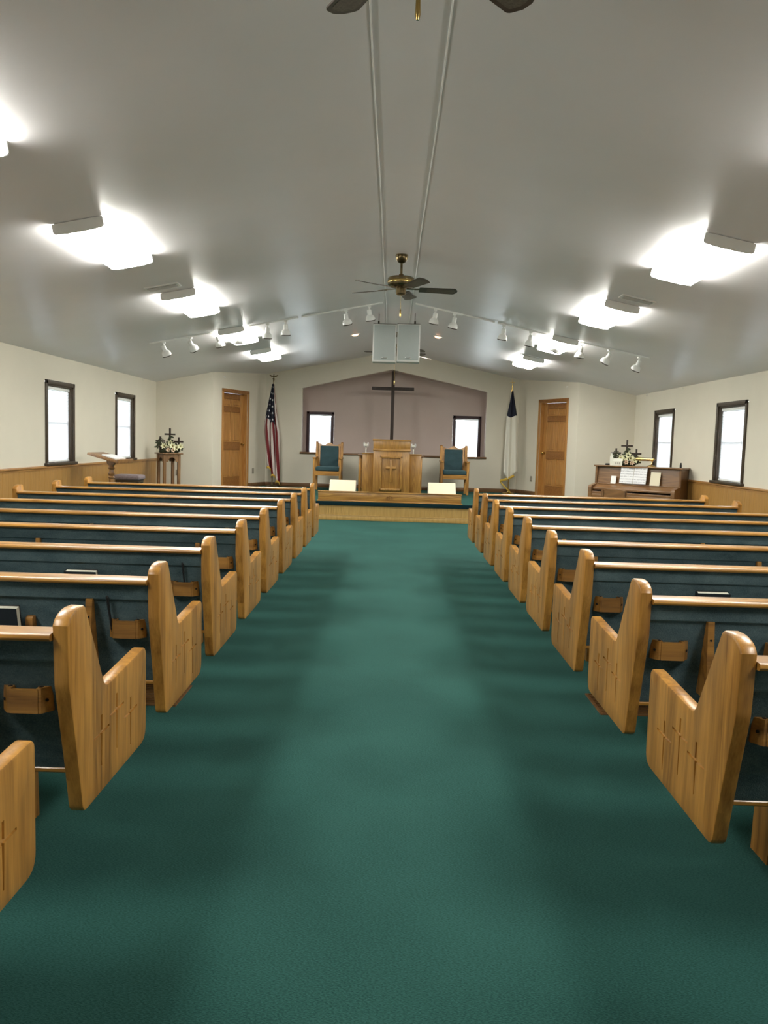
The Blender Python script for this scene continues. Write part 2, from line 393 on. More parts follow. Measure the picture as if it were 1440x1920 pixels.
side_wall('wall_left', WL, -1, WIN_L, EAVE+.02); side_wall('wall_right', WR, 1, WIN_R, EAVE+.02)
# rear wall behind the viewpoint
bm = nb(); prism(bm, [(WL-.16, -.05), (WR+.16, -.05), (WR+.16, EAVE), (CX+RIDGE_HALF, RIDGE_Z+.05), (CX-RIDGE_HALF, RIDGE_Z+.05), (WL-.16, EAVE)], YB-.16, YB, axis=1)
tag(obj('wall_rear', bm, 'wall_paint', smooth=False), kind='structure')
# corner walls facing the pews, then angled walls with the doors
def ceil_prism_wall(name, x0, x1, mat='wall_paint'):
    bm = nb(); prism(bm, [(x0, -.05), (x1, -.05), (x1, ceil_z(x1)+.02), (x0, ceil_z(x0)+.02)], YO, YO+.14, axis=1)
    return tag(obj(name, bm, mat, smooth=False), kind='structure')
ceil_prism_wall('wall_corner_left', WL-.05, BL.x); ceil_prism_wall('wall_corner_right', BR.x, WR+.05)
DOOR = (.37, 1.29, PZ_, 2.262)             # opening along the angled wall, from its front end
def angled(name, P, Q, side):
    """wall running from P to Q; local x along the wall, local y = depth behind its face; returns an empty-like matrix"""
    d = (Q-P); L = d.length; ang = math.atan2(d.y, d.x)
    flip = 1 if side < 0 else -1           # local +y points away from the room
    M = Matrix.Translation((P.x, P.y, 0)) @ Matrix.Rotation(ang, 4, 'Z') @ Matrix.Diagonal((1, flip, 1, 1))
    bm = nb(); a, b, z0, z1 = DOOR
    zt = lambda s: ceil_z(P.x+d.x*s/L)+.03
    def seg(s0, s1, lo, hi0, hi1):
        prism(bm, [(s0, lo), (s1, lo), (s1, hi1), (s0, hi0)], 0, .14, axis=1)
    seg(-.0, a, -.05, zt(0), zt(a)); seg(a, b, z1, zt(a), zt(b)); seg(a, b, -.05, z0, z0); seg(b, L, -.05, zt(b), zt(L))
    bmesh.ops.transform(bm, matrix=M, verts=bm.verts[:])
    tag(obj(name, bm, 'wall_paint', smooth=False), kind='structure')
    return M, L
ML, LL = angled('wall_angled_left', BL, FL, -1); MR, LR = angled('wall_angled_right', BR, FR, 1)
# gable wall with the alcove opening
GX = pY(567, 727, YF), pY(735, 693, YF), pY(914, 735, YF), pY(905, 858, YF), pY(565, 850, YF)
OXL, OXR, OZL, OZT, OZR, OZB = GX[0].x, GX[2].x, GX[0].z, GX[1].z, GX[2].z, 1.05
bm = nb()
xl, xr = FL.x-.12, FR.x+.12
def quad_wall(pts): prism(bm, pts, YF, YF+.14, axis=1)
quad_wall([(xl, -.05), (OXL, -.05), (OXL, ceil_z(OXL)+.03), (xl, ceil_z(xl)+.03)])
quad_wall([(OXR, -.05), (xr, -.05), (xr, ceil_z(xr)+.03), (OXR, ceil_z(OXR)+.03)])
quad_wall([(OXL, -.05), (OXR, -.05), (OXR, OZB), (OXL, OZB)])
quad_wall([(OXL, OZL), (CX-.09, OZT), (CX-.09, RIDGE_Z+.03), (OXL, ceil_z(OXL)+.03)])
quad_wall([(CX-.09, OZT), (OXR, OZR), (OXR, ceil_z(OXR)+.03), (CX-.09, RIDGE_Z+.03)])
tag(obj('wall_front', bm, 'wall_paint', smooth=False), kind='structure')
# alcove box
AW = [(-1.985, -1.365), (1.335, 1.975)]; AZ0, AZ1 = 1.03, 2.0
sc = (YA-CAM.y)/(18.6-CAM.y)
AW = [(pY(575, 800, YA).x, pY(626, 800, YA).x), (pY(849, 800, YA).x, pY(902, 800, YA).x)]; AZ1 = pY(600, 772, YA).z
bm = nb(); ys = OXL-.1
ax0, ax1 = OXL-.06, OXR+.06
def aw(x0, x1, z0, z1): bx(bm, x0, x1, YA, YA+.14, z0, z1)
s = ax0
for a, b in AW:
    aw(s, a, .9, 3.1); aw(a, b, .9, AZ0); aw(a, b, AZ1, 3.1); s = b
aw(s, ax1, .9, 3.1)
bx(bm, ax0-.1, ax0, YF+.14, YA+.14, .9, 3.1); bx(bm, ax1, ax1+.1, YF+.14, YA+.14, .9, 3.1)
prism(bm, [(ax0-.1, OZL+.02), (CX-.09, OZT+.02), (ax1+.1, OZR+.02), (ax1+.1, OZR+.6), (CX-.09, OZT+.6), (ax0-.1, OZL+.6)], YF+.14, YA+.14, axis=1)
bx(bm, ax0-.1, ax1+.1, YF+.14, YA+.14, .85, OZB-.02)
tag(obj('wall_alcove', bm, 'pink_paint', smooth=False), kind='structure')
tag(box_obj('trim_3', (OXL-.03, OXR+.03, YF-.035, YF+.16, OZB-.005, OZB+.035), 'base_trim_wood', bev=.006), kind='structure')
# baseboards on the platform
tag(box_obj('baseboard_front', (FL.x+.01, FR.x-.01, YF-.018, YF, PZ_, PZ_+.085), 'base_trim_wood', bev=.004), kind='structure')
for nm, M, L in (('baseboard_left', ML, LL), ('baseboard_right', MR, LR)):
    bm = nb(); bx(bm, DOOR[1]+.075, L-.01, -.018, 0, PZ_, PZ_+.085, M=M, bev=.004)
    tag(obj(nm, bm, 'base_trim_wood'), kind='structure')

# wainscot: planks, cap rail (planks singly where they can be told apart)
for si, (X, inn) in enumerate(((WL, 1), (WR, -1))):
    root = struct('trim_%d' % (4+si)); 
    a, b = sorted((X, X+inn*.012))
    box_obj('backing_sheet', (*sorted((X, X+inn*.006)), YB, YO, 0, .86), 'wainscot_wood', root)
    bm = nb(); pw = .146
    bx(bm, a, b, 0, pw-.004, .0, .86, bev=.002, seg=1); first = obj('plank', bm, 'wainscot_wood', root, smooth=False)
    y = 7.0; k = 0
    while y < YO-.05:
        p = first if k == 0 else first.copy()
        if k: COL.objects.link(p); p.parent = root
        p.location = (0, y, 0); y += pw; k += 1
    pts = [(0, .852), (.020, .852), (.020, .868), (.030, .878), (.030, .893), (.024, .905), (0, .905)]
    bm = nb(); prism(bm, [(X+inn*p, z) for p, z in pts], YB, YO, axis=1); obj('cap_rail', bm, 'wainscot_cap', root)
    box_obj('base_rail', (*sorted((X, X+inn*.02)), YB, YO, 0, .09), 'wainscot_cap', root)

# ------------------------------------------------------------------ windows and blinds on the side walls
wn = 0
def side_window(X, inn, y0, y1, label, side):
    """inn: +1 when the room lies towards +x"""
    global wn; wn += 1
    root = struct('window_%d' % wn)
    def b(name, x0, x1, ya, yb, z0, z1, mat='dark_trim', parent=root, bev=.004):
        xa, xb = sorted((X+inn*x0, X+inn*x1)); return box_obj(name, (xa, xb, ya, yb, z0, z1), mat, parent, bev=bev)
    W = .055
    b('casing', 0, .022, y0, y0+W, WZ0, WZ1); b('casing', 0, .022, y1-W, y1, WZ0, WZ1); b('casing', 0, .022, y0, y1, WZ1-W, WZ1)
    b('sill', -.06, .05, y0-.03, y1+.03, WZ0-.0, WZ0+.035)
    for ya, yb in ((y0+.03, y0+W+.02), (y1-W-.02, y1-.03)): b('jamb', -.15, 0, ya, yb, WZ0+.03, WZ1-.03, 'dark_trim')
    b('jamb', -.15, 0, y0+.03, y1-.03, WZ1-W-.02, WZ1-.03)
    b('jamb', -.15, -.06, y0+.03, y1-.03, WZ0, WZ0+.04)
    zm = (WZ0+WZ1)/2+.0; ia, ib = y0+W+.02, y1-W-.02
    for nm, za, zb, xo in (('sash', WZ0+.04, zm+.02, -.10), ('sash', zm-.02, WZ1-W-.02, -.13)):
        bm = nb()
        for (ya, yb, z0, z1) in ((ia, ia+.03, za, zb), (ib-.03, ib, za, zb), (ia, ib, za, za+.035), (ia, ib, zb-.035, zb)):
            xa, xb = sorted((X+inn*xo, X+inn*(xo+.028))); bx(bm, xa, xb, ya, yb, z0, z1)
        sash = obj(nm, bm, 'grey_plastic', root, smooth=False)
        xa = X+inn*(xo+.014); box_obj('pane', (xa-.002, xa+.002, ia+.03, ib-.03, za+.035, zb-.035), 'window_glass', sash)
    # mini blind hung inside the recess
    bl = thing('window_blind', label, 'blind', (X-inn*.045, (y0+y1)/2, WZ0+.036))
    hw = (y1-y0)/2-W-.022; top = WZ1-W-.025-WZ0-.036
    box_obj('head_rail', (-.016, .016, -hw, hw, top-.04, top), 'white_metal', bl, bev=.003)
    box_obj('bottom_rail', (-.012, .012, -hw, hw, .004, .022), 'white_metal', bl, bev=.003)
    bm = nb(); nsl = 46; pitch = (top-.07)/nsl
    for i in range(nsl):
        z = .035+i*pitch
        M = Matrix.Translation((0, 0, z)) @ Matrix.Rotation(inn*math.radians(52), 4, 'Y')
        bx(bm, -.0125, .0125, -hw+.004, hw-.004, -.0004, .0004, M=M)
    tag(obj('blind_slats', bm, 'blind_slat', bl, smooth=False), kind='stuff')
    for yy in (-hw*.7, hw*.7): box_obj('ladder_cord', (-.001, .001, yy-.002, yy+.002, .02, top-.04), 'white_trim', bl)
    bm = nb(); tube(bm, [(inn*.022, hw*.75*(-1), top-.04), (inn*.022, hw*.75*(-1), top*.35)], .003, 6); obj('tilt_wand', bm, 'clear_glass', bl)
side_window(WL, 1, *WIN_L[0], 'white mini blind in the window on the left wall farther from the flower stand', 'l')
side_window(WL, 1, *WIN_L[1], 'white mini blind in the window beside the flower stand, behind the lectern', 'l')
side_window(WR, -1, *WIN_R[0], 'white mini blind in the tall window clear of the piano on the piano-side wall', 'r')
side_window(WR, -1, *WIN_R[1], 'white mini blind in the window directly behind the piano', 'r')
# alcove windows
for ai, (a, b) in enumerate(AW):
    wn += 1; root = struct('window_%d' % wn); W = .055; y = YA
    for (x0, x1, z0, z1) in ((a, a+W, AZ0, AZ1), (b-W, b, AZ0, AZ1), (a, b, AZ1-W, AZ1), (a, b, AZ0, AZ0+.045)):
        box_obj('casing', (x0, x1, y-.022, y, z0, z1), 'maroon_trim', root, bev=.004)
    for (x0, x1, z0, z1) in ((a+.02, a+W+.012, AZ0, AZ1), (b-W-.012, b-.02, AZ0, AZ1), (a, b, AZ1-W-.012, AZ1-.02)):
        box_obj('jamb', (x0, x1, y, y+.13, z0, z1), 'maroon_trim', root)
    box_obj('pane', (a+.05, b-.05, y+.10, y+.104, AZ0, AZ1-.05), 'window_glass', root)
    bl = thing('window_blind', 'white mini blind in the dark-framed alcove window behind the chair on the %s side' % ('striped-flag' if ai == 0 else 'white-flag'), 'blind', ((a+b)/2, y+.05, AZ0+.046))
    hw = (b-a)/2-W-.014; top = AZ1-AZ0-.046-W-.014
    box_obj('head_rail', (-hw, hw, -.016, .016, top-.03, top), 'white_metal', bl, bev=.003)
    bm = nb(); nsl = 40; pitch = (top-.06)/nsl
    for i in range(nsl):
        bx(bm, -hw, hw, -.0125, .0125, -.0004, .0004, M=Matrix.Translation((0, 0, .03+i*pitch)) @ Matrix.Rotation(math.radians(-48), 4, 'X'))
    tag(obj('blind_slats', bm, 'blind_slat', bl, smooth=False), kind='stuff')
    box_obj('bottom_rail', (-hw, hw, -.012, .012, .002, .02), 'white_metal', bl, bev=.003)

# ------------------------------------------------------------------ six-panel doors in the angled walls
def door(idx, M, label_side):
    root = struct('door_%d' % idx); a, b, z0, z1 = DOOR; c = .058
    def pc(name, x0, x1, y0, y1, za, zb, mat, bev=.004, parent=root):
        bm = nb(); bx(bm, x0, x1, y0, y1, za, zb, bev=bev, seg=1)
        bmesh.ops.transform(bm, matrix=M, verts=bm.verts[:]); return obj(name, bm, mat, parent)
    pc('casing', a-c, a, -.018, 0, z0, z1+c, 'pine_door'); pc('casing', b, b+c, -.018, 0, z0, z1+c, 'pine_door')
    pc('casing', a-c, b+c, -.02, 0, z1, z1+c, 'pine_door_x')
    pc('jamb', a, a+.018, 0, .14, z0, z1, 'pine_door'); pc('jamb', b-.018, b, 0, .14, z0, z1, 'pine_door'); pc('jamb', a, b, 0, .14, z1-.018, z1, 'pine_door')
    s0, s1, yd = a+.02, b-.02, .085; h = z1-z0-.02
    st = .11; mid = (s0+s1)/2
    for x0, x1 in ((s0, s0+st), (s1-st, s1)): pc('stile', x0, x1, yd, yd+.035, z0+.005, z1-.02, 'pine_door')
    pc('light_stop', s0+.02, s1-.02, yd+.026, yd+.033, z0+.02, z1-.03, 'pine_door', bev=0)  # backing board added to keep outside light from showing through panel gaps
    rails = [(0, .238), (.775, .94), (1.545, 1.66), (h-.115, h)]
    for r0, r1 in rails: pc('rail', s0+st, s1-st, yd+.001, yd+.034, z0+r0+(.005 if r0 == 0 else 0), z0+r1, 'pine_door_x')
    for (r0, r1) in ((.225, .775), (.94, 1.545), (1.66, h-.115)):
        pc('mullion', mid-.05, mid+.05, yd+.001, yd+.034, z0+r0, z0+r1, 'pine_door')
        for x0, x1 in ((s0+st, mid-.05), (mid+.05, s1-st)):
            p = pc('panel', x0, x1, yd+.014, yd+.026, z0+r0, z0+r1, 'pine_door')
            pc('raised_field', x0+.035, x1-.035, yd+.004, yd+.016, z0+r0+.035, z0+r1-.035, 'pine_door', bev=.009, parent=p)
    bm = nb(); kx, kz = s1-.06, z0+.90
    lathe(bm, [(.028, 0), (.028, .006), (.012, .012), (.011, .035), (.024, .045), (.027, .058), (.020, .068), (.004, .071)], seg=16, M=Matrix.Translation((kx, yd, kz)) @ Matrix.Rotation(math.radians(90), 4, 'X'))
    bmesh.ops.transform(bm, matrix=M, verts=bm.verts[:]); obj('door_knob', bm, 'brass', root)
    for hz in (.18, 1.0, 1.75): pc('hinge', a+.016, a+.022, .07, .086, z0+hz, z0+hz+.09, 'iron', bev=0)
door(1, ML, 'l'); door(2, MR, 'r')

# ------------------------------------------------------------------ ceiling lights
def slope_mat(x, y, side, drop=0):
    """frame on the sloped ceiling at (x,y): local z = down-normal reversed (up), local x along slope towards +x world"""
    z = ceil_z(x) - drop; ang = math.atan(SL)*(-1 if side > 0 else 1)
    return Matrix.Translation((x, y, z)) @ Matrix.Rotation(-ang, 4, 'Y')
def wrap_fixture(x, y0, side, label):
    M = slope_mat(x, y0+.6, side); root = thing('ceiling_light', label, 'light', (0, 0, 0), group='fluorescent ceiling lights')
    root.matrix_world = M
    L, hw = .6, .18
    prof = [(-hw, -.012), (-hw, -.058), (-hw+.012, -.070), (-.09, -.078), (0, -.080), (.09, -.078), (hw-.012, -.070), (hw, -.058), (hw, -.012)]
    bm = nb(); prism(bm, prof, -L+.014, L-.014, axis=1); obj('diffuser', bm, 'diffuser_lit', root)
    capp = [(-hw-.003, -.004), (-hw-.003, -.062), (-hw+.010, -.075), (-.09, -.082), (.09, -.082), (hw-.010, -.075), (hw+.003, -.062), (hw+.003, -.004)]
    for e in (-1, 1):
        bm = nb(); prism(bm, capp, *sorted((e*L, e*(L-.013))), axis=1); obj('end_plate', bm, 'white_metal', root)
    box_obj('housing', (-hw+.01, hw-.01, -L+.01, L-.01, -.014, 0), 'white_metal', root)
    return root
ords = ['outermost from the platform', 'second', 'third', 'fourth']
rows = [(.62, 'above the tenth pew'), (3.28, 'above the seventh and eighth pews'), (5.9, 'above the fourth and fifth pews'), (8.6, 'just behind an air register'), (11.38, 'crossed by the white track lamps'), (13.93, 'nearest the platform')]
for side, x, sd in ((-1, -2.28, 'striped-flag'), (1, 2.33, 'piano')):
    for y, t in rows:
        wrap_fixture(x, y, side, 'lit fluorescent ceiling light on the %s slope, %s' % (sd, t))
# recessed warm lamps
for u, v, sd in ((666, 629, 'striped-flag'), (821, 633, 'piano')):
    p = pY(u, v, 14.2); x = p.x; side = -1 if x < CX else 1
    # follow the ray to the sloped ceiling
    for y in [k*.01 for k in range(1200, 1600)]:
        q = pY(u, v, y)
        if q.z >= ceil_z(q.x)-.02: break
    root = thing('recessed_lamp', 'small round warm recessed spotlight on the %s side of the ridge' % sd, 'lamp'); root.matrix_world = slope_mat(q.x, q.y, side)
    bm = nb(); lathe(bm, [(.075, 0), (.085, -.004), (.080, -.012), (.058, -.010), (.055, -.002)], seg=24, caps=False); obj('trim_ring', bm, 'white_metal', root)
    bm = nb(); lathe(bm, [(.056, 0), (.050, -.018), (.03, -.028), (.004, -.031)], seg=20); obj('bulb', bm, 'warm_lamp', root)
# ceiling air registers
for u, v, side, t in ((305, 537, -1, 'striped-flag slope, farther from the platform'), (492, 657, -1, 'striped-flag slope, nearer the platform'), (1195, 561, 1, 'piano slope, farther from the platform'), (995, 668, 1, 'piano slope, nearer the platform')):
    for y in [k*.01 for k in range(500, 1600)]:
        q = pY(u, v, y)
        if q.z >= ceil_z(q.x): break
    root = thing('ceiling_vent', 'white metal air register in the ceiling, ' + t, 'vent'); root.matrix_world = slope_mat(q.x, q.y, side)
    bm = nb()
    for (x0, x1, y0, y1) in ((-.17, .17, -.085, -.06), (-.17, .17, .06, .085), (-.17, -.145, -.06, .06), (.145, .17, -.06, .06)): bx(bm, x0, x1, y0, y1, -.012, 0)
    obj('frame', bm, 'white_metal', root, smooth=False)
    for k in range(5):
        bm = nb(); bx(bm, -.145, .145, -.012, .012, -.001, .001, M=Matrix.Translation((0, -.048+k*.024, -.012)) @ Matrix.Rotation(math.radians(38), 4, 'X')); obj('louvre', bm, 'white_metal', root)

# ------------------------------------------------------------------ track lights
def track(side, u0v0, u1v1, heads, label, aim):
    def onceil(u, v):
        for y in [k*.01 for k in range(900, 1400)]:
            q = pY(u, v, y)
            if q.z >= ceil_z(q.x): return q
        return q
    A, B = onceil(*u0v0), onceil(*u1v1)
    yc = 11.45; A = Vector((A.x, yc, ceil_z(A.x))); B = Vector((B.x, yc, ceil_z(B.x)))
    root = thing('track_light', label, 'track light', A); d = B-A
    ang = math.atan2(d.z, d.x)
    M = Matrix.Rotation(-ang, 4, 'Y')
    bm = nb(); bx(bm, 0, d.length, -.018, .018, -.02, 0, M=M, bev=.003, seg=1); obj('track_rail', bm, 'white_metal', root)
    bm = nb(); bx(bm, d.length*.48, d.length*.48+.13, -.03, .03, -.028, 0, M=M, bev=.004, seg=1); obj('feed_box', bm, 'white_metal', root)
    for (u, v, tx, ty) in heads:
        P = pY(u, v, yc); x = P.x; z = ceil_z(x)-.02
        off = Vector((x, yc, z)) - A
        bm = nb(); tube(bm, [(0, 0, 0), (0, 0, -.075)], .011, 8); bx(bm, -.022, .022, -.018, .018, -.022, 0)
        hd = obj('lamp_head', bm, 'white_metal', root, loc=off)
        Rm = Matrix.Translation((0, 0, -.075)) @ Matrix.Rotation(math.radians(ty), 4, 'Y') @ Matrix.Rotation(math.radians(tx), 4, 'X')
        bm = nb(); lathe(bm, [(.010, .028), (.026, .024), (.031, .01), (.031, -.045), (.044, -.056), (.058, -.075), (.066, -.10), (.066, -.125), (.061, -.126), (.050, -.09), (.006, -.08)], seg=20, M=Rm)
        obj('lamp_shade', bm, 'white_metal', hd)
        bm = nb(); lathe(bm, [(.066, -.118), (.068, -.120), (.068, -.128), (.063, -.130)], seg=20, M=Rm, caps=False); obj('lamp_rim', bm, 'iron', hd)
    return root
track(-1, (298, 650), (556, 590), [(307, 640, 25, -18), (357, 632, 35, -25), (409, 622, 20, -15), (446, 614, 15, 0), (502, 602, 12, 3), (536, 594, 12, 0)], 'long white track with six spotlights on the striped-flag slope', 0)
track(-1, (562, 588), (717, 560), [(649, 573, 20, -12), (693, 563, 15, -10)], 'short white track with two spotlights by the ridge on the striped-flag side', 0)
track(1, (780, 562), (930, 600), [(817, 570, 15, 10), (853, 578, 15, 10)], 'short white track with two spotlights by the ridge on the piano side', 0)
track(1, (936, 601), (1215, 672), [(945, 602, 12, 6), (996, 618, 12, 8), (1047, 630, 15, 20), (1090, 643, 12, 8), (1143, 657, 25, 28), (1199, 670, 22, 20)], 'long white track with six spotlights on the piano slope', 0)

# ------------------------------------------------------------------ ceiling fans
def fan(y, az, label, chain=.2, cx=.0):
    root = thing('ceiling_fan', label, 'ceiling fan', (CX+.01, y, RIDGE_Z))
    bm = nb(); lathe(bm, [(.062, 0), (.066, -.012), (.060, -.045), (.038, -.075), (.016, -.085)], seg=24); obj('canopy', bm, 'antique_brass', root)
    bm = nb(); lathe(bm, [(.012, -.08), (.012, -.19), (.024, -.195), (.026, -.238)], seg=14); obj('downrod', bm, 'antique_brass', root)
    bm = nb(); lathe(bm, [(.03, -.222), (.125, -.228), (.138, -.240), (.138, -.305), (.122, -.322), (.07, -.33)], seg=32); mo = obj('motor_housing', bm, 'antique_brass', root)
    bm = nb(); lathe(bm, [(.139, -.262), (.1405, -.266), (.1405, -.282), (.139, -.286)], seg=32, caps=False); obj('brass_band', bm, 'brass', mo)
    bm = nb(); lathe(bm, [(.05, -.33), (.052, -.345), (.052, -.39), (.042, -.405), (.012, -.41)], seg=24); obj('switch_housing', bm, 'antique_brass', root)
    for k in range(5):
        a = math.radians(az+72*k); M = Matrix.Rotation(a, 4, 'Z') @ Matrix.Translation((0, 0, -.345)) @ Matrix.Rotation(math.radians(-13), 4, 'X')
        out = rounded([(.19, -.055, .012), (.56, -.068, .03), (.59, -.02, .02), (.59, .02, .02), (.56, .068, .03), (.19, .055, .012)], 3)
        bm = nb(); prism(bm, out, -.003, .003, axis=2, M=M); bl = obj('blade', bm, 'blade_wood', root)
        bm = nb(); prism(bm, rounded([(.27, -.042, .01), (.545, -.050, .02), (.565, -.012, .015), (.565, .012, .015), (.545, .050, .02), (.27, .042, .01)], 3), -.0042, -.003, axis=2, M=M); obj('cane_insert', bm, 'cane', bl)
        bm = nb(); bx(bm, .06, .22, -.014, .014, .002, .009, M=M, bev=.002, seg=1)
        bx(bm, .19, .26, -.035, .035, .002, .007, M=M, bev=.002, seg=1); obj('blade_arm', bm, 'antique_brass', bl)
    bm = nb(); tube(bm, [(cx, -.02, -.40), (cx+.002, -.02, -.41-chain)], .0022, 6); pc = obj('pull_chain', bm, 'brass', root)
    bm = nb(); lathe(bm, [(.003, 0), (.007, -.015), (.0085, -.07), (.005, -.085)], c=(cx+.002, -.02, -.41-chain), seg=12); obj('chain_pull', bm, 'brass', pc)
    return root
fan(2.66, 47, 'brass ceiling fan farthest from the platform, only blade tips and pull showing', .13)
fan(8.62, 6, 'antique brass ceiling fan with five dark blades, in full view before the speakers', .14)
fan(14.6, 33, 'ceiling fan hung behind the pair of hanging speakers', .42, -.045)

# ------------------------------------------------------------------ pair of hung speakers
YS = 12.2
for u0, u1, sd in ((699, 743, 'striped-flag'), (744.5, 787.5, 'piano')):
    a, b = pY(u0, 640, YS), pY(u1, 640, YS); zt, zb = pY(u0, 607, YS).z, pY(u0, 678, YS).z
    w_ = b.x-a.x; root = thing('hanging_speaker', 'white hanging loudspeaker with grey grille, the one on the %s side of its pair' % sd, 'speaker', ((a.x+b.x)/2, YS, zb), 0)
    h_ = zt-zb
    box_obj('cabinet', (-w_/2, w_/2, 0, .26, 0, h_), 'speaker_box', root, bev=.006)
    box_obj('grille', (-w_/2+.018, w_/2-.018, -.012, .004, .03, h_-.018), 'speaker_grille', root, bev=.004)
    box_obj('logo', (-.045, .045, -.015, -.011, .052, .066), 'logo_silver', root, bev=.003)
    for s in (-1, 1):
        if (s < 0) == (sd == 'striped-flag'):
            x = s*(w_/2-.08); zc = ceil_z(root.location.x+x) - zb
            bm = nb(); tube(bm, [(x, .06, h_-.01), (x, .06, zc-.005)], .004, 6); bx(bm, x-.012, x+.012, .045, .075, h_-.005, h_+.05); obj('hanger', bm, 'iron', root)
            bm = nb(); tube(bm, [(x, .2, h_-.01), (x, .2, zc-.005)], .004, 6); obj('hanger', bm, 'iron', root)
    box_obj('top_bracket', (-w_/2, w_/2, .04, .08, h_, h_+.012), 'iron', root)

# ------------------------------------------------------------------ pews
PLEN = 2.5; TH = .043
OUT = rounded([(0, .846, .003)] + [(.088-.085*math.cos(a_), .846+.036*math.sin(a_), 0) for a_ in [math.radians(d_) for d_ in (14, 26, 38, 50, 62, 74, 86)]] + [(.126, .880, .030), (.288, .597, .05), (.692, .620, .03), (.694, .283, .055), (.110, .283, .035), (.068, .46, .12), (.010, .68, .12)], 6)
def cross_outline(y, z0, z1, ya, yb, zc, w=.0058, wa=.0052):
    return [(y-w*.5, z0), (y+w*.5, z0), (y+w, zc-wa), (yb, zc-wa*.7), (yb, zc+wa*.7), (y+w, zc+wa), (y+w, z1), (y-w, z1), (y-w, zc+wa), (ya, zc+wa*.7), (ya, zc-wa*.7), (y-w, zc-wa)]
CROSSES = [cross_outline(.252, .366, .522, .186, .318, .468), cross_outline(.386, .368, .546, .320, .452, .494), cross_outline(.522, .328, .490, .454, .588, .441)]
def end_panel(carved):
    """outer face at x=0, thickness towards +x; grooves are cut in"""
    bm = nb(); rings = []
    for x, d in ((0, .007), (.0022, .0022), (.007, 0), (TH-.007, 0), (TH-.0022, .0022), (TH, .007)):
        rings.append([bm.verts.new((x, *p)) for p in (inset(OUT, d) if d else OUT)])
    n = len(OUT)
    for a, b in zip(rings, rings[1:]):
        for i in range(n): bm.faces.new((a[i], a[(i+1) % n], b[(i+1) % n], b[i]))
    bm.faces.new(rings[-1])
    edges = []
    for i in range(n): edges.append(bm.edges.get((rings[0][i], rings[0][(i+1) % n])))
    if carved:
        for c in CROSSES:
            t = [bm.verts.new((0, *p)) for p in c]; bt = [bm.verts.new((.006, *q)) for q in inset(c, .0012)]
            m = len(c)
            for i in range(m):
                edges.append(bm.edges.new((t[i], t[(i+1) % m]))); 
            for i in range(m): bm.faces.new((t[i], t[(i+1) % m], bt[(i+1) % m], bt[i]))
            bm.faces.new(bt)
        bmesh.ops.triangle_fill(bm, use_beauty=True, edges=edges)
    else: bm.faces.new(rings[0])
    return bm
def yr(z): return .022+(.80-z)*.2075          # rear surface of the slanted back
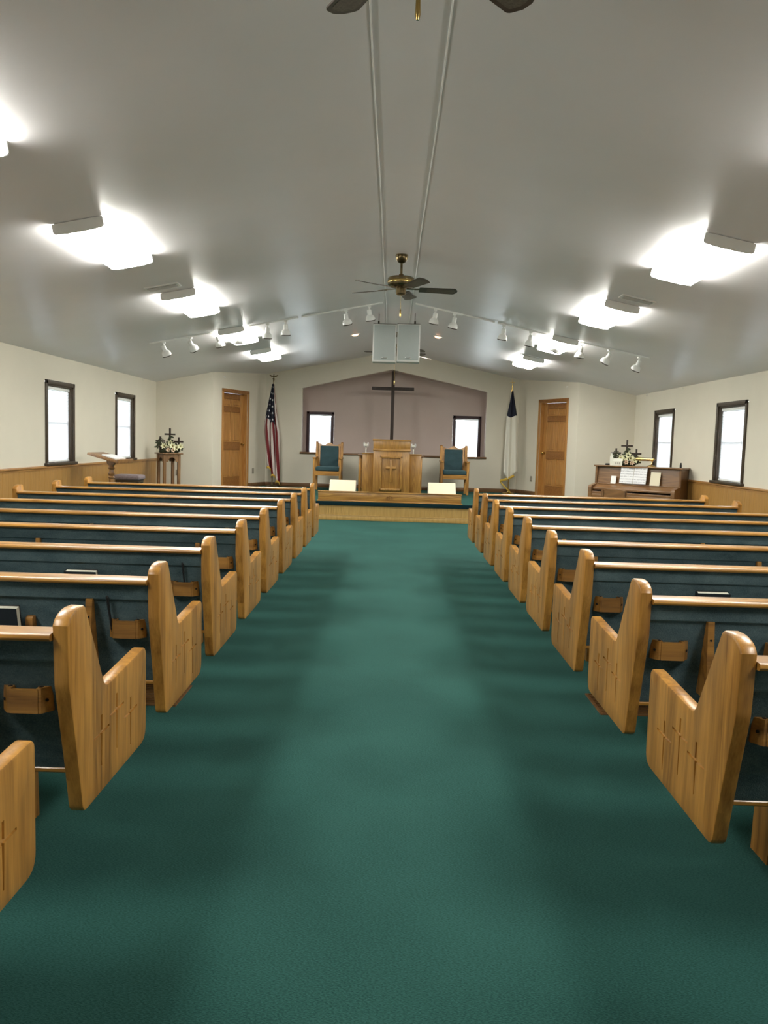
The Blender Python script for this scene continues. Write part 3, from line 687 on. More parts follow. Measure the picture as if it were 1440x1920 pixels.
def make_pew(s, P):
    """local: x=0 at the aisle face of the end panel and grows away from the aisle (s mirrors), y=0 at the back"""
    bm = end_panel(True); obj('end_panel', bm, 'oak_panel', P, sx=s)
    bm = end_panel(False); bmesh.ops.transform(bm, matrix=Matrix.Translation((PLEN, 0, 0)) @ Matrix.Diagonal((-1, 1, 1, 1)), verts=bm.verts[:]); obj('end_panel', bm, 'oak_panel', P, sx=s)
    a, b = TH, PLEN-TH
    # upholstered back, slanted
    def slab(z0, z1, f0, f1, mat, name):
        bm = nb(); prism(bm, [(yr(z0)+f0, z0), (yr(z0)+f1, z0), (yr(z1)+f1, z1), (yr(z1)+f0, z1)], a, b, axis=0); return obj(name, bm, mat, P, sx=s)
    bm = nb(); prism(bm, rounded([(yr(.418), .418, .003), (yr(.418)+.045, .418, .01), (yr(.60)+.055, .60, .05), (yr(.803)+.034, .803, .008), (yr(.803)-.010, .803, .004), (yr(.745)-.010, .745, .006), (yr(.740), .739, .003)], 3), a, b, axis=0)
    obj('backrest', bm, 'pew_fabric', P, sx=s)
    cap = rounded([(-.010, .806, .005), (.066, .804, .006), (.070, .829, .008), (-.012, .8255, .006), (-.016, .814, .006)], 4)
    bm = nb(); prism(bm, cap, a, b, axis=0); obj('cap_rail', bm, 'oak_x', P, sx=s)
    bm = nb(); bx(bm, a, b, yr(.40)-.006, yr(.40)+.03, .404, .419, bev=.003, seg=1); obj('bottom_rail', bm, 'oak_x', P, sx=s)
    bm = nb(); bx(bm, a, b, .125, .655, .405, .418); obj('seat_board', bm, 'oak_x', P, sx=s)
    bm = nb(); prism(bm, rounded([(.14, .418, .01), (.665, .418, .02), (.668, .465, .022), (.15, .452, .02)], 4), a+.002, b-.002, axis=0); obj('seat', bm, 'pew_fabric', P, sx=s)
    for x in (.375, 1.2, PLEN-.475):
        bm = nb(); prism(bm, [(.56, 0), (.68, 0), (.66, .406), (.50, .406)], x, x+.10, axis=0); obj('leg', bm, 'oak_z', P, sx=s)
    # card holder on the back
    bm = nb(); z0, z1 = .598, .668
    def hold(poly): prism(bm, poly, z0, z1, axis=2)
    h0 = .062; yb = yr(z0)-.004
    hold([(h0, yb+.02), (h0, yb-.006), (h0+.022, yb-.034), (h0+.034, yb-.034), (h0+.034, yb+.02)])
    hold([(h0+.136, yb+.02), (h0+.136, yb-.006), (h0+.114, yb-.034), (h0+.102, yb-.034), (h0+.102, yb+.02)])
    bx(bm, h0+.030, h0+.106, yb-.036, yb-.026, z0, z1-.004)
    ch = obj('card_holder', bm, 'oak_small', P, sx=s, smooth=False)
    for xx, rz in ((h0+.011, -52), (h0+.125, 52)):
        bm = nb(); lathe(bm, [(.0045, 0), (.0045, .003)], seg=10, M=Matrix.Translation((xx, yb-.021, (z0+z1)/2)) @ Matrix.Rotation(math.radians(rz), 4, 'Z') @ Matrix.Rotation(math.radians(90), 4, 'X')); obj('screw_hole', bm, 'hole_black', ch, sx=s)
    for xx in (h0+.026, h0+.110):
        bm = nb(); lathe(bm, [(.006, 0), (.006, .0012)], c=(xx, yb-.020, z1-.0002), seg=10); obj('cup_hole', bm, 'hole_black', ch, sx=s)
    # book rack
    r0, r1 = .250, 1.17
    for x in (r0, r1):
        bm = nb(); prism(bm, [(yr(.745)-.002, .745), (yr(.745)-.020, .745), (yr(.50)-.092, .50), (yr(.465)-.092, .465), (yr(.465)-.002, .465)], x, x+.024, axis=0); rk = obj('rack_bracket', bm, 'oak_small', P, sx=s)
        bm = nb(); lathe(bm, [(.004, 0), (.004, .003)], seg=8, M=Matrix.Translation((x+.012, yr(.68)-.039, .68)) @ Matrix.Rotation(math.radians(90), 4, 'X')); obj('screw_hole', bm, 'hole_black', rk, sx=s)
    bm = nb(); bx(bm, r0+.024, r1, yr(.475)-.088, yr(.475)-.004, .468, .480); obj('rack_shelf', bm, 'oak_small', P, sx=s)
    bm = nb(); bx(bm, r0+.024, r1, yr(.52)-.086, yr(.52)-.074, .505, .555); obj('rack_slat', bm, 'oak_small', P, sx=s)
    for x in (.474, .82):
        bm = nb(); prism(bm, rounded([(yr(.67)-.003, .672, .004), (yr(.67)-.03, .672, .014), (yr(.48)-.074, .48, 0), (yr(.48)-.003, .48, 0)], 3), x, x+.026, axis=0); obj('rack_divider', bm, 'oak_small', P, sx=s)
ROWS = ['tenth', 'ninth', 'eighth', 'seventh', 'sixth', 'fifth', 'fourth', 'third', 'second', 'front']
PEW = {}
for s, x0, y0, sd in ((-1, -.8418, 2.111, 'striped-flag'), (1, .8982, 2.041, 'piano')):
    proto = None
    for k in range(-1, 9):
        r = ROWS[k+1]
        lab = 'oak and teal fabric pew on the %s side, %s' % (sd, 'front row by the platform' if r == 'front' else r + ' row back from the platform')
        loc = (x0, y0+.84*k - ((.05 if s < 0 else .16) if k < 0 else 0), 0)
        if proto is None:
            P = proto = thing('church_pew', lab, 'pew', loc, 0, 'pews on the %s side' % sd); make_pew(s, P)
        else:
            P = copy_tree(proto); P.location = loc; P['label'] = lab
        PEW[(s, k)] = P
# books and pens on the pew backs
def hymnal(s, k, x, label, lean=6):
    P = PEW[(s, k)].location; z = .4805; yb = yr(.50)-.052
    root = thing('hymnal', label, 'book', (P.x+s*x, P.y+yb, z))
    root.rotation_euler = (math.radians(lean+6), 0, 0)
    box_obj('cover', (-.074, .074, -.017, -.014, 0, .238), 'book_cover', root); box_obj('cover', (-.074, .074, .014, .017, 0, .238), 'book_cover', root)
    box_obj('spine', (-.075, -.072, -.017, .017, 0, .238), 'book_cover', root); box_obj('pages', (-.071, .071, -.014, .014, .004, .235), 'page_edge', root)
hymnal(-1, 1, .585, 'black hymnal with cream pages in the rack of the eighth pew on the striped-flag side')
hymnal(-1, 2, .60, 'hymnal showing cream page tops in the rack of the seventh pew, striped-flag side')
hymnal(1, 2, .585, 'hymnal showing white page tops in the rack of the seventh pew, piano side')
def pen(s, k, x, label, tilt):
    P = PEW[(s, k)].location; z1 = .664
    root = thing('pen', label, 'pen', (P.x+s*x, P.y+yr(.598)-.017, .608)); root.rotation_euler = (math.radians(12), math.radians(tilt), 0)
    bm = nb(); lathe(bm, [(.002, 0), (.0045, .012), (.0045, .105)], seg=10); obj('barrel', bm, 'black_plastic', root)
    bm = nb(); lathe(bm, [(.0055, .10), (.0055, .15), (.003, .155)], seg=10); bx(bm, -.002, .002, -.010, -.005, .105, .15); obj('pen_cap', bm, 'black_plastic', root)
pen(-1, 1, .185, 'black pen standing in the card holder of the eighth pew, striped-flag side', -4)
pen(-1, 2, .125, 'black pen standing in the card holder of the seventh pew, striped-flag side', -3)
# floor registers beneath pews
for s, rx, ry in ((-1, -1.20, 4.165), (1, 1.25, 4.245)):
    sd = 'striped-flag' if s < 0 else 'piano'
    root = thing('floor_register', 'brown slotted floor register under the seventh pew on the %s side' % sd, 'vent', (rx, ry, 0))
    if True:
        bm = nb()
        for (x0_, x1_, y0_, y1_) in ((-.15, .15, -.17, -.155), (-.15, .15, .155, .17), (-.15, -.135, -.155, .155), (.135, .15, -.155, .155)): bx(bm, x0_, x1_, y0_, y1_, .0, .007)
        obj('frame', bm, 'base_trim_wood', root, smooth=False)
        for q in range(12): box_obj('louvre', (-.135, .135, -.145+q*.0255, -.135+q*.0255, .0, .005), 'base_trim_wood', root)

# ------------------------------------------------------------------ platform furniture
# low altar rail board
xa, xb = pY(597, 920, 13.96).x, pY(865, 930, 13.96).x
root = thing('altar_rail', 'low oak board rail with a carved emblem along the platform edge', 'rail', ((xa+xb)/2, 13.93, PZ_)); hw = (xb-xa)/2
box_obj('board', (-hw, hw, .0, .035, .012, .155), 'oak_bold_x', root, bev=.003)
box_obj('top_cap', (-hw-.008, hw+.008, -.012, .06, .155, .175), 'oak_bold_x', root, bev=.005)
box_obj('base_strip', (-hw-.02, hw+.02, -.02, .05, -.0, .02), 'oak_x', root, bev=.005)
bm = nb()
for x, z0, z1, zc in ((-.0, .045, .13, .105), (-.035, .05, .11, .092), (.035, .05, .11, .092)):
    bx(bm, x-.004, x+.004, -.004, .001, z0, z1); bx(bm, x-.02, x+.02, -.004, .001, zc-.004, zc+.004)
for i in range(10):
    a0 = PI*i/9; bx(bm, .06*math.cos(a0)-.006, .06*math.cos(a0)+.006, -.004, .001, .085-.045*math.sin(a0)-.004, .085-.045*math.sin(a0)+.004)
obj('carved_emblem', bm, 'oak_small', root, smooth=False)

# pulpit
p0, p1 = pY(699, 900, 15.2), pY(767, 900, 15.2); pw = (p1.x-p0.x)/2; pc_ = (p0.x+p1.x)/2
root = thing('pulpit', 'oak pulpit with a raised cross on its framed front panel', 'pulpit', (pc_, 15.2, PZ_)); H_ = 1.085
box_obj('body', (-pw, pw, 0, .42, 0, .90), 'oak_bold_z', root, bev=.004)
box_obj('upper_box', (-pw-.006, pw+.006, -.012, .44, .90, 1.06), 'oak_bold_z', root, bev=.004)
box_obj('band', (-pw-.014, pw+.014, -.022, .44, .865, .905), 'oak_bold_x', root, bev=.008)
bm = nb(); prism(bm, [(-.028, 1.055), (.46, 1.03), (.46, 1.05), (-.028, 1.082)], -pw-.022, pw+.022, axis=0); obj('reading_top', bm, 'oak_bold_x', root)
fx0, fx1, fz0, fz1 = -.222, .205, .13, .775
for nm, b in (('panel_frame', (fx0, fx0+.04, fz0, fz1)), ('panel_frame', (fx1-.04, fx1, fz0, fz1)), ('panel_frame', (fx0, fx1, fz1-.04, fz1)), ('panel_frame', (fx0, fx1, fz0, fz0+.04))):
    box_obj(nm, (b[0], b[1], -.040, .002, b[2], b[3]), 'oak_bold_z', root, bev=.009)
cr = box_obj('raised_cross', (-.030, .012, -.050, .002, .29, .70), 'oak_bold_z', root, bev=.005)
box_obj('cross_arm', (-.105, .087, -.049, .002, .535, .580), 'oak_bold_x', cr, bev=.005)
for nm, x0, x1 in (('wing', pY(679, 880, 15.35).x-pc_, -pw), ('wing', pw, pY(789, 880, 15.35).x-pc_)):
    box_obj(nm, (x0, x1, .15, .42, 0, .80), 'oak_bold_z', root, bev=.004)
    box_obj('wing_cap', (x0-.012 if x0 < 0 else x0, x1 if x0 < 0 else x1+.012, .135, .43, .80, .818), 'oak_bold_x', root, bev=.004)

# table behind the pulpit
a, b = pY(672, 851, 16.3), pY(793, 853, 16.3); hw = (b.x-a.x)/2+.01
root = thing('communion_table', 'dark-topped oak table with open shelves standing behind the pulpit', 'table', ((a.x+b.x)/2, 16.3, PZ_))
box_obj('table_top', (-hw, hw, -.05, .5, .745, .775), 'walnut', root, bev=.006)
for x in (-hw+.02, hw-.075):
    for y in (0, .39): box_obj('leg', (x, x+.055, y, y+.055, 0, .745), 'oak_z', root, bev=.005)
for z in (.10, .42, .66): box_obj('shelf', (-hw+.03, hw-.03, .01, .44, z, z+.025), 'oak_x', root, bev=.003)
tx, ty, tz = root.location.x, 16.3, PZ_+.775
def candle(u, sd):
    x = pY(u, 835, 16.45).x
    r = thing('glass_candle_holder', 'stemmed glass candle holder with white candle on the %s side of the pulpit' % sd, 'candle holder', (x, 16.45, tz))
    bm = nb(); lathe(bm, [(.045, 0), (.04, .006), (.010, .014), (.008, .06), (.013, .075), (.008, .09), (.008, .13), (.03, .145), (.05, .165), (.055, .195), (.050, .238), (.047, .238), (.05, .195), (.045, .168), (.02, .15)], seg=20); obj('glass_goblet', bm, 'clear_glass', r)
    bm = nb(); lathe(bm, [(.012, .02), (.011, .128)], seg=12); obj('white_stem', bm, 'ceramic_white', r)
    bm = nb(); lathe(bm, [(.028, .150), (.038, .165), (.038, .205), (.034, .209), (.004, .206)], seg=16); obj('candle', bm, 'ceramic_white', r)
candle(686.5, 'striped-flag'); candle(775.5, 'white-flag')
r = thing('closed_bible', 'white closed book lying on the table behind the pulpit', 'book', (pY(696, 846, 16.4).x, 16.36, tz))
box_obj('pages', (-.10, .10, -.07, .07, .004, .034), 'page_edge', r, bev=.003); box_obj('cover', (-.105, .105, -.075, .075, .034, .038), 'ceramic_white', r); box_obj('cover', (-.105, .105, -.075, .075, 0, .004), 'ceramic_white', r)

# clergy chairs
def clergy_chair(xc, y, sd):
    r = thing('clergy_chair', 'high-backed oak armchair with teal cushions on the %s side of the pulpit' % sd, 'armchair', (xc, y, PZ_), 0, 'armchairs flanking the pulpit')
    W = .29; D = .52
    for s in (-1, 1):
        bm = nb(); bx(bm, *sorted((s*W, s*(W-.05))), 0, .055, 0, .68, bev=.005, seg=1); obj('leg', bm, 'oak_z', r)          # front post up to the arm
        bm = nb(); prism(bm, [(D-.055, 0), (D, 0), (D, .5), (D+.06, .985), (D+.02, 1.0), (D-.03, .98), (D-.055, .5)], *sorted((s*(W-.005), s*(W-.055))), axis=0); obj('back_post', bm, 'oak_z', r)
        bm = nb(); bx(bm, *sorted((s*(W+.01), s*(W-.06))), -.02, D, .655, .685, bev=.006, seg=1); obj('armrest', bm, 'oak_y', r)
        bm = nb(); bx(bm, *sorted((s*(W-.01), s*(W-.04))), .05, D-.05, .32, .40); obj('side_rail', bm, 'oak_y', r)
    bm = nb(); bx(bm, -W+.05, W-.05, .008, .045, .315, .405, bev=.003, seg=1); obj('seat_rail', bm, 'oak_x', r)
    bm = nb(); bx(bm, -W+.05, W-.05, D-.05, D-.01, .315, .405); obj('rear_rail', bm, 'oak_x', r)
    bm = nb(); bx(bm, -W+.052, W-.052, -.005, D-.06, .405, .495, bev=.025, seg=3); obj('seat_cushion', bm, 'chair_fabric', r)
    M = Matrix.Translation((0, D-.03, .48)) @ Matrix.Rotation(math.radians(-7), 4, 'X')
    crest = [(-W+.055, .44), (W-.055, .44)] + [(x, .47+.022*math.cos(x*2*PI/.24)+.018*(1-abs(x)/.24)) for x in [(W-.055)*(1-k/12) for k in range(25)]]
    bm = nb(); prism(bm, crest, -.005, .03, axis=1, M=M); obj('crest_rail', bm, 'oak_x', r)
    for x0, x1 in ((-W+.055, -W+.105), (W-.105, W-.055)):
        bm = nb(); bx(bm, x0, x1, -.005, .03, 0, .44, M=M); obj('back_stile', bm, 'oak_z', r)
    bm = nb(); bx(bm, -W+.10, W-.10, -.028, .02, .0, .44, M=M, bev=.02, seg=3); obj('back_cushion', bm, 'chair_fabric', r)
clergy_chair((pY(587.6, 857, 16.65).x+pY(641, 857, 16.65).x)/2, 16.6, 'striped-flag')
clergy_chair((pY(827, 865, 16.65).x+pY(879.5, 866, 16.65).x)/2, 16.6, 'white-flag')

# wedge monitors
def wedge(u0, u1, v, sd):
    a, b = pY(u0, v, 14.42).x, pY(u1, v, 14.42).x
    r = thing('floor_monitor', 'cream wedge-shaped floor monitor behind the altar rail on the %s side' % sd, 'speaker', ((a+b)/2, 14.40, PZ_)); hw = (b-a)/2
    bm = nb(); prism(bm, [(.02, 0), (.36, 0), (.36, .30), (.25, .33), (.02, .09)], -hw, hw, axis=0); obj('cabinet', bm, 'grey_plastic', r)
    M = Matrix.Translation((0, .016, .092)) @ Matrix.Rotation(math.atan2(.24, .23), 4, 'X')
    bm = nb(); bx(bm, -hw+.004, hw-.004, .0, .325, .0, .012, M=M, bev=.004, seg=1); obj('front_panel', bm, 'cream_panel', r)
wedge(616.5, 666.5, 918, 'striped-flag'); wedge(803, 855.5, 923, 'white-flag')

# hanging cross
yc = YF+.06; p_t, p_b = pY(738.5, 696, yc), pY(733.5, 826, yc); zc = pY(737, 729, yc).z
root = thing('hanging_cross', 'tall dark wooden cross hanging in the alcove opening', 'cross', (pY(737, 729, yc).x, yc, zc))
box_obj('upright', (-.036, .036, -.03, .03, -1.5, p_t.z-zc), 'dark_cross_wood', root, bev=.004)
w1, w2 = pY(697.5, 728, yc).x-root.location.x, pY(776.5, 731, yc).x-root.location.x
box_obj('cross_beam', (w1, w2, -.032, .028, -.035, .035), 'dark_cross_wood', root, bev=.004)
bm = nb(); tube(bm, [(0, 0, p_t.z-zc), (0, 0, OZT-zc)], .006, 6); tube(bm, [(.0, 0, OZT-zc-.012), (.05, -.02, OZT-zc-.004), (.11, -.03, OZT-zc-.03)], .012, 6); obj('hanging_hook', bm, 'iron', root)

# flags on stands
def flag(name, label, cat, loc, ztop, cloth_mat, prof, striped):
    r = thing(name, label, cat, loc); H_ = ztop-loc[2]
    bm = nb(); lathe(bm, [(.13, 0), (.132, .012), (.10, .030), (.03, .045), (.022, .10), (.015, .105)], seg=24); obj('stand_base', bm, 'antique_brass' if striped else 'brass', r)
    bm = nb(); lathe(bm, [(.0125, .06), (.0125, H_-.12)], seg=12); obj('pole', bm, 'antique_brass' if striped else 'brass', r)
    if striped:
        bm = nb(); lathe(bm, [(.013, H_-.13), (.018, H_-.10), (.012, H_-.085), (.028, H_-.065), (.028, H_-.055), (.010, H_-.04)], seg=14)
        # spread-wing bird
        lathe(bm, [(.002, 0), (.016, .012), (.020, .035), (.010, .055), (.013, .068), (.003, .08)], c=(0, 0, H_-.042), seg=10)
        for s in (-1, 1):
            prism(bm, [(0, 0), (s*.03, .025), (s*.085, .045), (s*.09, .032), (s*.05, -.002)], -.006, .006, axis=1, M=Matrix.Translation((0, 0, H_-.02)))
        obj('eagle_finial', bm, 'antique_brass', r)
    else:
        bm = nb(); lathe(bm, [(.014, H_-.30), (.016, H_-.20), (.009, H_-.19), (.007, H_-.15)], seg=14); bx(bm, -.006, .006, -.005, .005, H_-.16, H_); bx(bm, -.05, .05, -.005, .005, H_-.065, H_-.052)
        obj('cross_finial', bm, 'gold_finial', r)
    # pleated cloth: v runs down, u runs around the folds
    nu, nv = 61, 40; bm = nb(); uvl = bm.loops.layers.uv.new('UVMap'); grid = []
    for j in range(nv+1):
        v = j/nv; row = []
        for i in range(nu+1):
            u = i/nu; row.append(bm.verts.new(prof(u, v, H_)))
        grid.append(row)
    for j in range(nv):
        for i in range(nu):
            f = bm.faces.new((grid[j][i], grid[j][i+1], grid[j+1][i+1], grid[j+1][i]))
            for l, (uu, vv) in zip(f.loops, ((i, j), (i+1, j), (i+1, j+1), (i, j+1))): l[uvl].uv = (uu/nu, vv/nv)
    bot = [grid[nv][i].co.copy() for i in range(nu+1)]
    side = [grid[j][0].co.copy() for j in range(int(nv*.62), nv+1)]
    o = obj('flag_cloth', bm, cloth_mat, r)
    md = o.modifiers.new('thick', 'SOLIDIFY'); md.thickness = .002
    bm = nb(); A = [bm.verts.new(p) for p in bot]; B = [bm.verts.new(p+Vector((0, -.002, -.045))) for p in bot]
    for i in range(nu): bm.faces.new((A[i], A[i+1], B[i+1], B[i]))
    if not striped:
        bm.free(); bm = nb()
        for pts in ([(-.20, -.10, .30), (-.05, -.10, .35), (.10, -.08, .42)], [(-.20, -.10, .29), (-.08, -.11, .17), (.04, -.10, .055)]):
            A = [bm.verts.new(p) for p in pts]; B = [bm.verts.new((p[0]+.012, p[1]-.004, p[2]-.05)) for p in pts]
            for i in range(2): bm.faces.new((A[i], A[i+1], B[i+1], B[i]))
    fr = obj('gold_fringe', bm, 'gold_fringe', o); fr.modifiers.new('thick', 'SOLIDIFY').thickness = .006
    return r
def us_prof(u, v, H_):
    top = H_-.17; wdt = .045+.23*min(1, (v/.50)**1.2)-.10*max(0, v-.6)
    fold = math.sin(u*2*PI*3.0+.6)*(.012+.045*v)
    x = (u-.5)*wdt - .004 - .035*math.sin(PI*v)*(1-u)*1.2 + .045*v*v*u*1.0 + .02*math.sin(u*2*PI*3+1.9)*v
    length = 1.90 + .22*u*u - .28*(1-u)**3 + .05*math.sin(u*19)
    return (x, -.045+fold-.035*v, top - v*length)
flag('flag_on_stand', 'striped red and white flag with starry navy canton on an eagle-topped pole', 'flag', (pY(510, 905, 17.45).x, 17.45, PZ_), pY(513, 704, 17.45).z-.01, 'striped_flag_cloth', us_prof, True)
def ch_prof(u, v, H_):
    top = H_-.24; wdt = .03+.20*min(1, (v/.32)**1.1)+.10*max(0, v-.32)
    fold = math.sin(u*2*PI*2.0+1.0)*(.008+.035*v)
    x = (u-.5)*wdt + .01 + .02*v
    length = 1.72 + .10*math.sin(u*PI*1.6) + .10*u
    return (x, -.03+fold-.03*v, top - v*length)
flag('flag_on_stand', 'white flag with navy canton and gold fringe on a cross-topped brass pole', 'flag', (pY(955, 921, 17.5).x-.03, 17.5, PZ_), pY(961, 712, 17.5).z, 'white_flag_cloth', ch_prof, False)

# ------------------------------------------------------------------ corner objects on the main floor
def lily(bm, bm2, c, d, R=.045):
    """trumpet flower at c facing d"""
    M = Matrix.Translation(c) @ Vector((0, 0, 1)).rotation_difference(Vector(d)).to_matrix().to_4x4()
    seg = 18; rings = []
    for r, z, k in ((.15, -1.1, 0), (.28, -.4, 0), (.55, .1, .1), (1.05, .32, .32)):
        rings.append([bm.verts.new((R*r*(1+k*math.cos(6*2*PI*i/seg))*math.cos(2*PI*i/seg), R*r*(1+k*math.cos(6*2*PI*i/seg))*math.sin(2*PI*i/seg), R*z)) for i in range(seg)])
    for a, b in zip(rings, rings[1:]):
        for i in range(seg): bm.faces.new((a[i], a[(i+1) % seg], b[(i+1) % seg], b[i]))
    bmesh.ops.transform(bm, matrix=M, verts=[v for r in rings for v in r])
    lathe(bm2, [(R*.22, -R*.15), (R*.20, R*.05), (R*.05, R*.12)], seg=10, M=M)
def arrangement(loc, rz, label, sc=1.0):
    r = thing('flower_arrangement', label, 'flowers', loc, rz); r.scale = (sc, sc, sc); r.location.z += .001
    bm = nb(); lathe(bm, [(.17, 0), (.19, .02), (.15, .05), (.05, .07)], seg=20, M=Matrix.Diagonal((1, .55, 1, 1))); obj('moss_base', bm, 'moss', r)
    for x, z1, zc, ah in ((-.16, .30, .215, .085), (.02, .455, .345, .10), (.185, .295, .212, .085)):
        c = box_obj('cross', (x-.016, x+.016, -.012, .012, .02, z1), 'dark_cross_wood', r, bev=.002)
        box_obj('cross_arm', (x-ah, x+ah, -.013, .011, zc-.016, zc+.016), 'dark_cross_wood', c, bev=.002)
    rng = random.Random(3)
    for (x, z, yy, dx, mt) in ((-.07, .125, -.08, -.1, 'lily_petal'), (.045, .185, -.06, -.3, 'lily_petal'), (.095, .13, -.09, .2, 'lily_petal'), (.115, .05, -.11, .2, 'lily_pink'), (.235, .125, -.07, .5, 'lily_petal'), (.02, .055, -.11, -.1, 'lily_pink'), (.005, .14, -.06, -.2, 'lily_petal'), (.165, .10, -.09, .1, 'lily_petal')):
        bm, b2 = nb(), nb(); lily(bm, b2, (x, yy, z), (dx, -1, .25), .048 if mt == 'lily_petal' else .036)
        f = obj('lily', bm, mt, r); obj('lily_throat', b2, 'lily_throat', f)
    bm = nb()
    for i in range(330):
        t = rng.random(); x = rng.uniform(-.22, .25); top = .07+.13*math.exp(-((x+.15)/.06)**2)+.23*math.exp(-((x-.03)/.055)**2)+.07*math.exp(-((x-.19)/.06)**2)
        z = .055+rng.random()*top; y = rng.uniform(-.07, .05); a0 = rng.uniform(0, 2*PI); s_ = rng.uniform(.018, .036)
        M = Matrix.Translation((x, y, z)) @ Matrix.Rotation(a0, 4, 'Y') @ Matrix.Rotation(rng.uniform(-.8, .8), 4, 'X')
        vs = [bm.verts.new(M @ Vector(p)) for p in ((0, 0, 0), (s_*.6, -.004, s_*.5), (0, .004, s_*1.4), (-s_*.6, -.004, s_*.5))]; bm.faces.new(vs)
    tag(obj('ivy_leaves', bm, 'ivy', r, smooth=False), kind='stuff')
    return r
# flower stand, turned on its corner
cxy = pY(316, 849, 15.25)
st = thing('flower_stand', 'brown wooden stand with pointed arch aprons in the corner', 'stand', (cxy.x+.005, 15.25, 0), math.radians(38)); TH_ = cxy.z
hw = .165
box_obj('stand_top', (-hw-.035, hw+.035, -hw-.035, hw+.035, TH_-.022, TH_), 'stand_wood', st, bev=.004)
for sx_ in (-1, 1):
    for sy_ in (-1, 1):
        bm = nb(); bx(bm, *sorted((sx_*hw, sx_*(hw-.05))), *sorted((sy_*hw, sy_*(hw-.05))), 0, TH_-.022, bev=.003, seg=1); obj('leg', bm, 'stand_wood', st)
arch = [(-hw+.05, TH_-.022), (-hw+.05, TH_-.165), (-.082, TH_-.165)]
arch += [(-.075+.075*(1-math.cos(t_*PI/2)), TH_-.165+.085*math.sin(t_*PI/2)) for t_ in [k/8 for k in range(9)]]
full = arch + [(-x, z) for x, z in arch[::-1][1:]]
for k in range(4):
    bm = nb(); prism(bm, full, -hw+.008, -hw+.028, axis=1, M=Matrix.Rotation(k*PI/2, 4, 'Z')); obj('arch_apron', bm, 'stand_wood', st)
box_obj('low_shelf', (-hw+.02, hw-.02, -hw+.02, hw-.02, .16, .18), 'stand_wood', st)
arrangement((st.location.x, 15.25, TH_), math.radians(0), 'white lilies and three dark crosses arranged on the flower stand')

# lectern with open book, and padded stool
lp = pY(209, 855, 11.9)
r = thing('lectern', 'brown wooden lectern with a slanted top on a turned post near the window', 'lectern', (lp.x, 11.9, 0), math.radians(82))
bm = nb(); lathe(bm, [(.05, .0), (.05, .50), (.042, .52), (.048, .54), (.034, .56), (.034, .70), (.052, .72), (.036, .74), (.050, .775), (.035, .80), (.033, .835), (.052, .855), (.036, .875), (.036, .925)], seg=20); obj('turned_post', bm, 'lectern_wood', r)
bm = nb(); bx(bm, -.24, .24, -.24, .24, 0, .05, bev=.01); obj('base', bm, 'lectern_wood', r)
bm = nb(); prism(bm, [(-.035, .90), (.035, .90), (.06, .94), (.06, 1.0), (-.06, .98), (-.06, .94)], -.035, .035, axis=0); obj('top_bracket', bm, 'lectern_wood', r)
M = Matrix.Translation((0, .0, 1.0)) @ Matrix.Rotation(math.radians(14), 4, 'X')
bm = nb(); bx(bm, -.24, .24, -.21, .26, -.015, .02, M=M, bev=.006); obj('slanted_top', bm, 'lectern_wood', r)
bm = nb(); bx(bm, -.24, .24, -.225, -.205, -.015, .045, M=M, bev=.004); obj('book_ledge', bm, 'lectern_wood', r)
bk = thing('open_book', 'open white book lying on the slanted lectern top', 'book', (r.location.x, 11.9, 0), math.radians(82))
for s in (-1, 1):
    bm = nb(); bx(bm, *sorted((s*.002, s*.16)), -.11, .11, 0, .02, M=M @ Matrix.Translation((0, -.03, .0215)), bev=.004); obj('page_block', bm, 'paper', bk)
sp = pY(243, 893, 13.4)
r = thing('padded_stool', 'stool with a puffy mauve cushion beside the lectern', 'stool', (sp.x, 13.4, 0)); zt = pY(243, 889.5, 13.4).z
bm = nb(); bx(bm, -.22, .22, -.17, .17, zt-.09, zt, bev=.04, seg=4); obj('cushion', bm, 'lavender_cushion', r)
box_obj('seat_frame', (-.19, .19, -.14, .14, zt-.125, zt-.085), 'dark_trim', r, bev=.004)
for sx_ in (-1, 1):
    for sy_ in (-1, 1): box_obj('leg', (*sorted((sx_*.185, sx_*.145)), *sorted((sy_*.135, sy_*.095)), 0, zt-.11), 'dark_trim', r)

# upright piano set across the corner
pl, prr = pY(1117, 873, 13.45), pY(1279, 876.5, 12.6)
dv = Vector((prr.x-pl.x, prr.y-pl.y)); PW = dv.length; ang = math.atan2(dv.y, dv.x); PT = 1.083
mid = Vector(((pl.x+prr.x)/2, (pl.y+prr.y)/2))
pn = thing('upright_piano', 'brown upright piano turned across the corner under the window', 'piano', (mid.x, mid.y, 0), ang)
h = PW/2
box_obj('lid', (-h-.02, h+.02, -.03, .37, PT-.022, PT), 'walnut', pn, bev=.005)
for s in (-1, 1):
    bm = nb(); bx(bm, *sorted((s*h, s*(h-.035))), -.005, .36, 0, PT-.022, bev=.003, seg=1); obj('side_panel', bm, 'walnut_z', pn)
    bm = nb(); prism(bm, rounded([(.0, .56, 0), (-.27, .56, .01), (-.27, .755, .05), (0, .79, 0)], 4), *sorted((s*(h-.005), s*(h-.06))), axis=0); obj('key_arm', bm, 'walnut', pn)
    bm = nb(); bx(bm, *sorted((s*(h-.012), s*(h-.06))), -.25, -.20, .0, .56, bev=.004, seg=1); obj('leg', bm, 'walnut_z', pn)
bm = nb(); prism(bm, [(.02, .79), (.045, .79), (.075, PT-.022), (.05, PT-.022)], -h+.035, h-.035, axis=0); fp = obj('front_panel', bm, 'walnut', pn)
box_obj('music_shelf', (-h+.035, h-.035, -.06, .04, .775, .792), 'walnut', pn, bev=.004)
bm = nb(); prism(bm, rounded([(-.03, .70, 0), (-.20, .685, .02), (-.21, .72, .02), (-.06, .775, .03), (-.02, .775, 0)], 3), -h+.06, h-.06, axis=0); obj('fallboard', bm, 'walnut', pn)
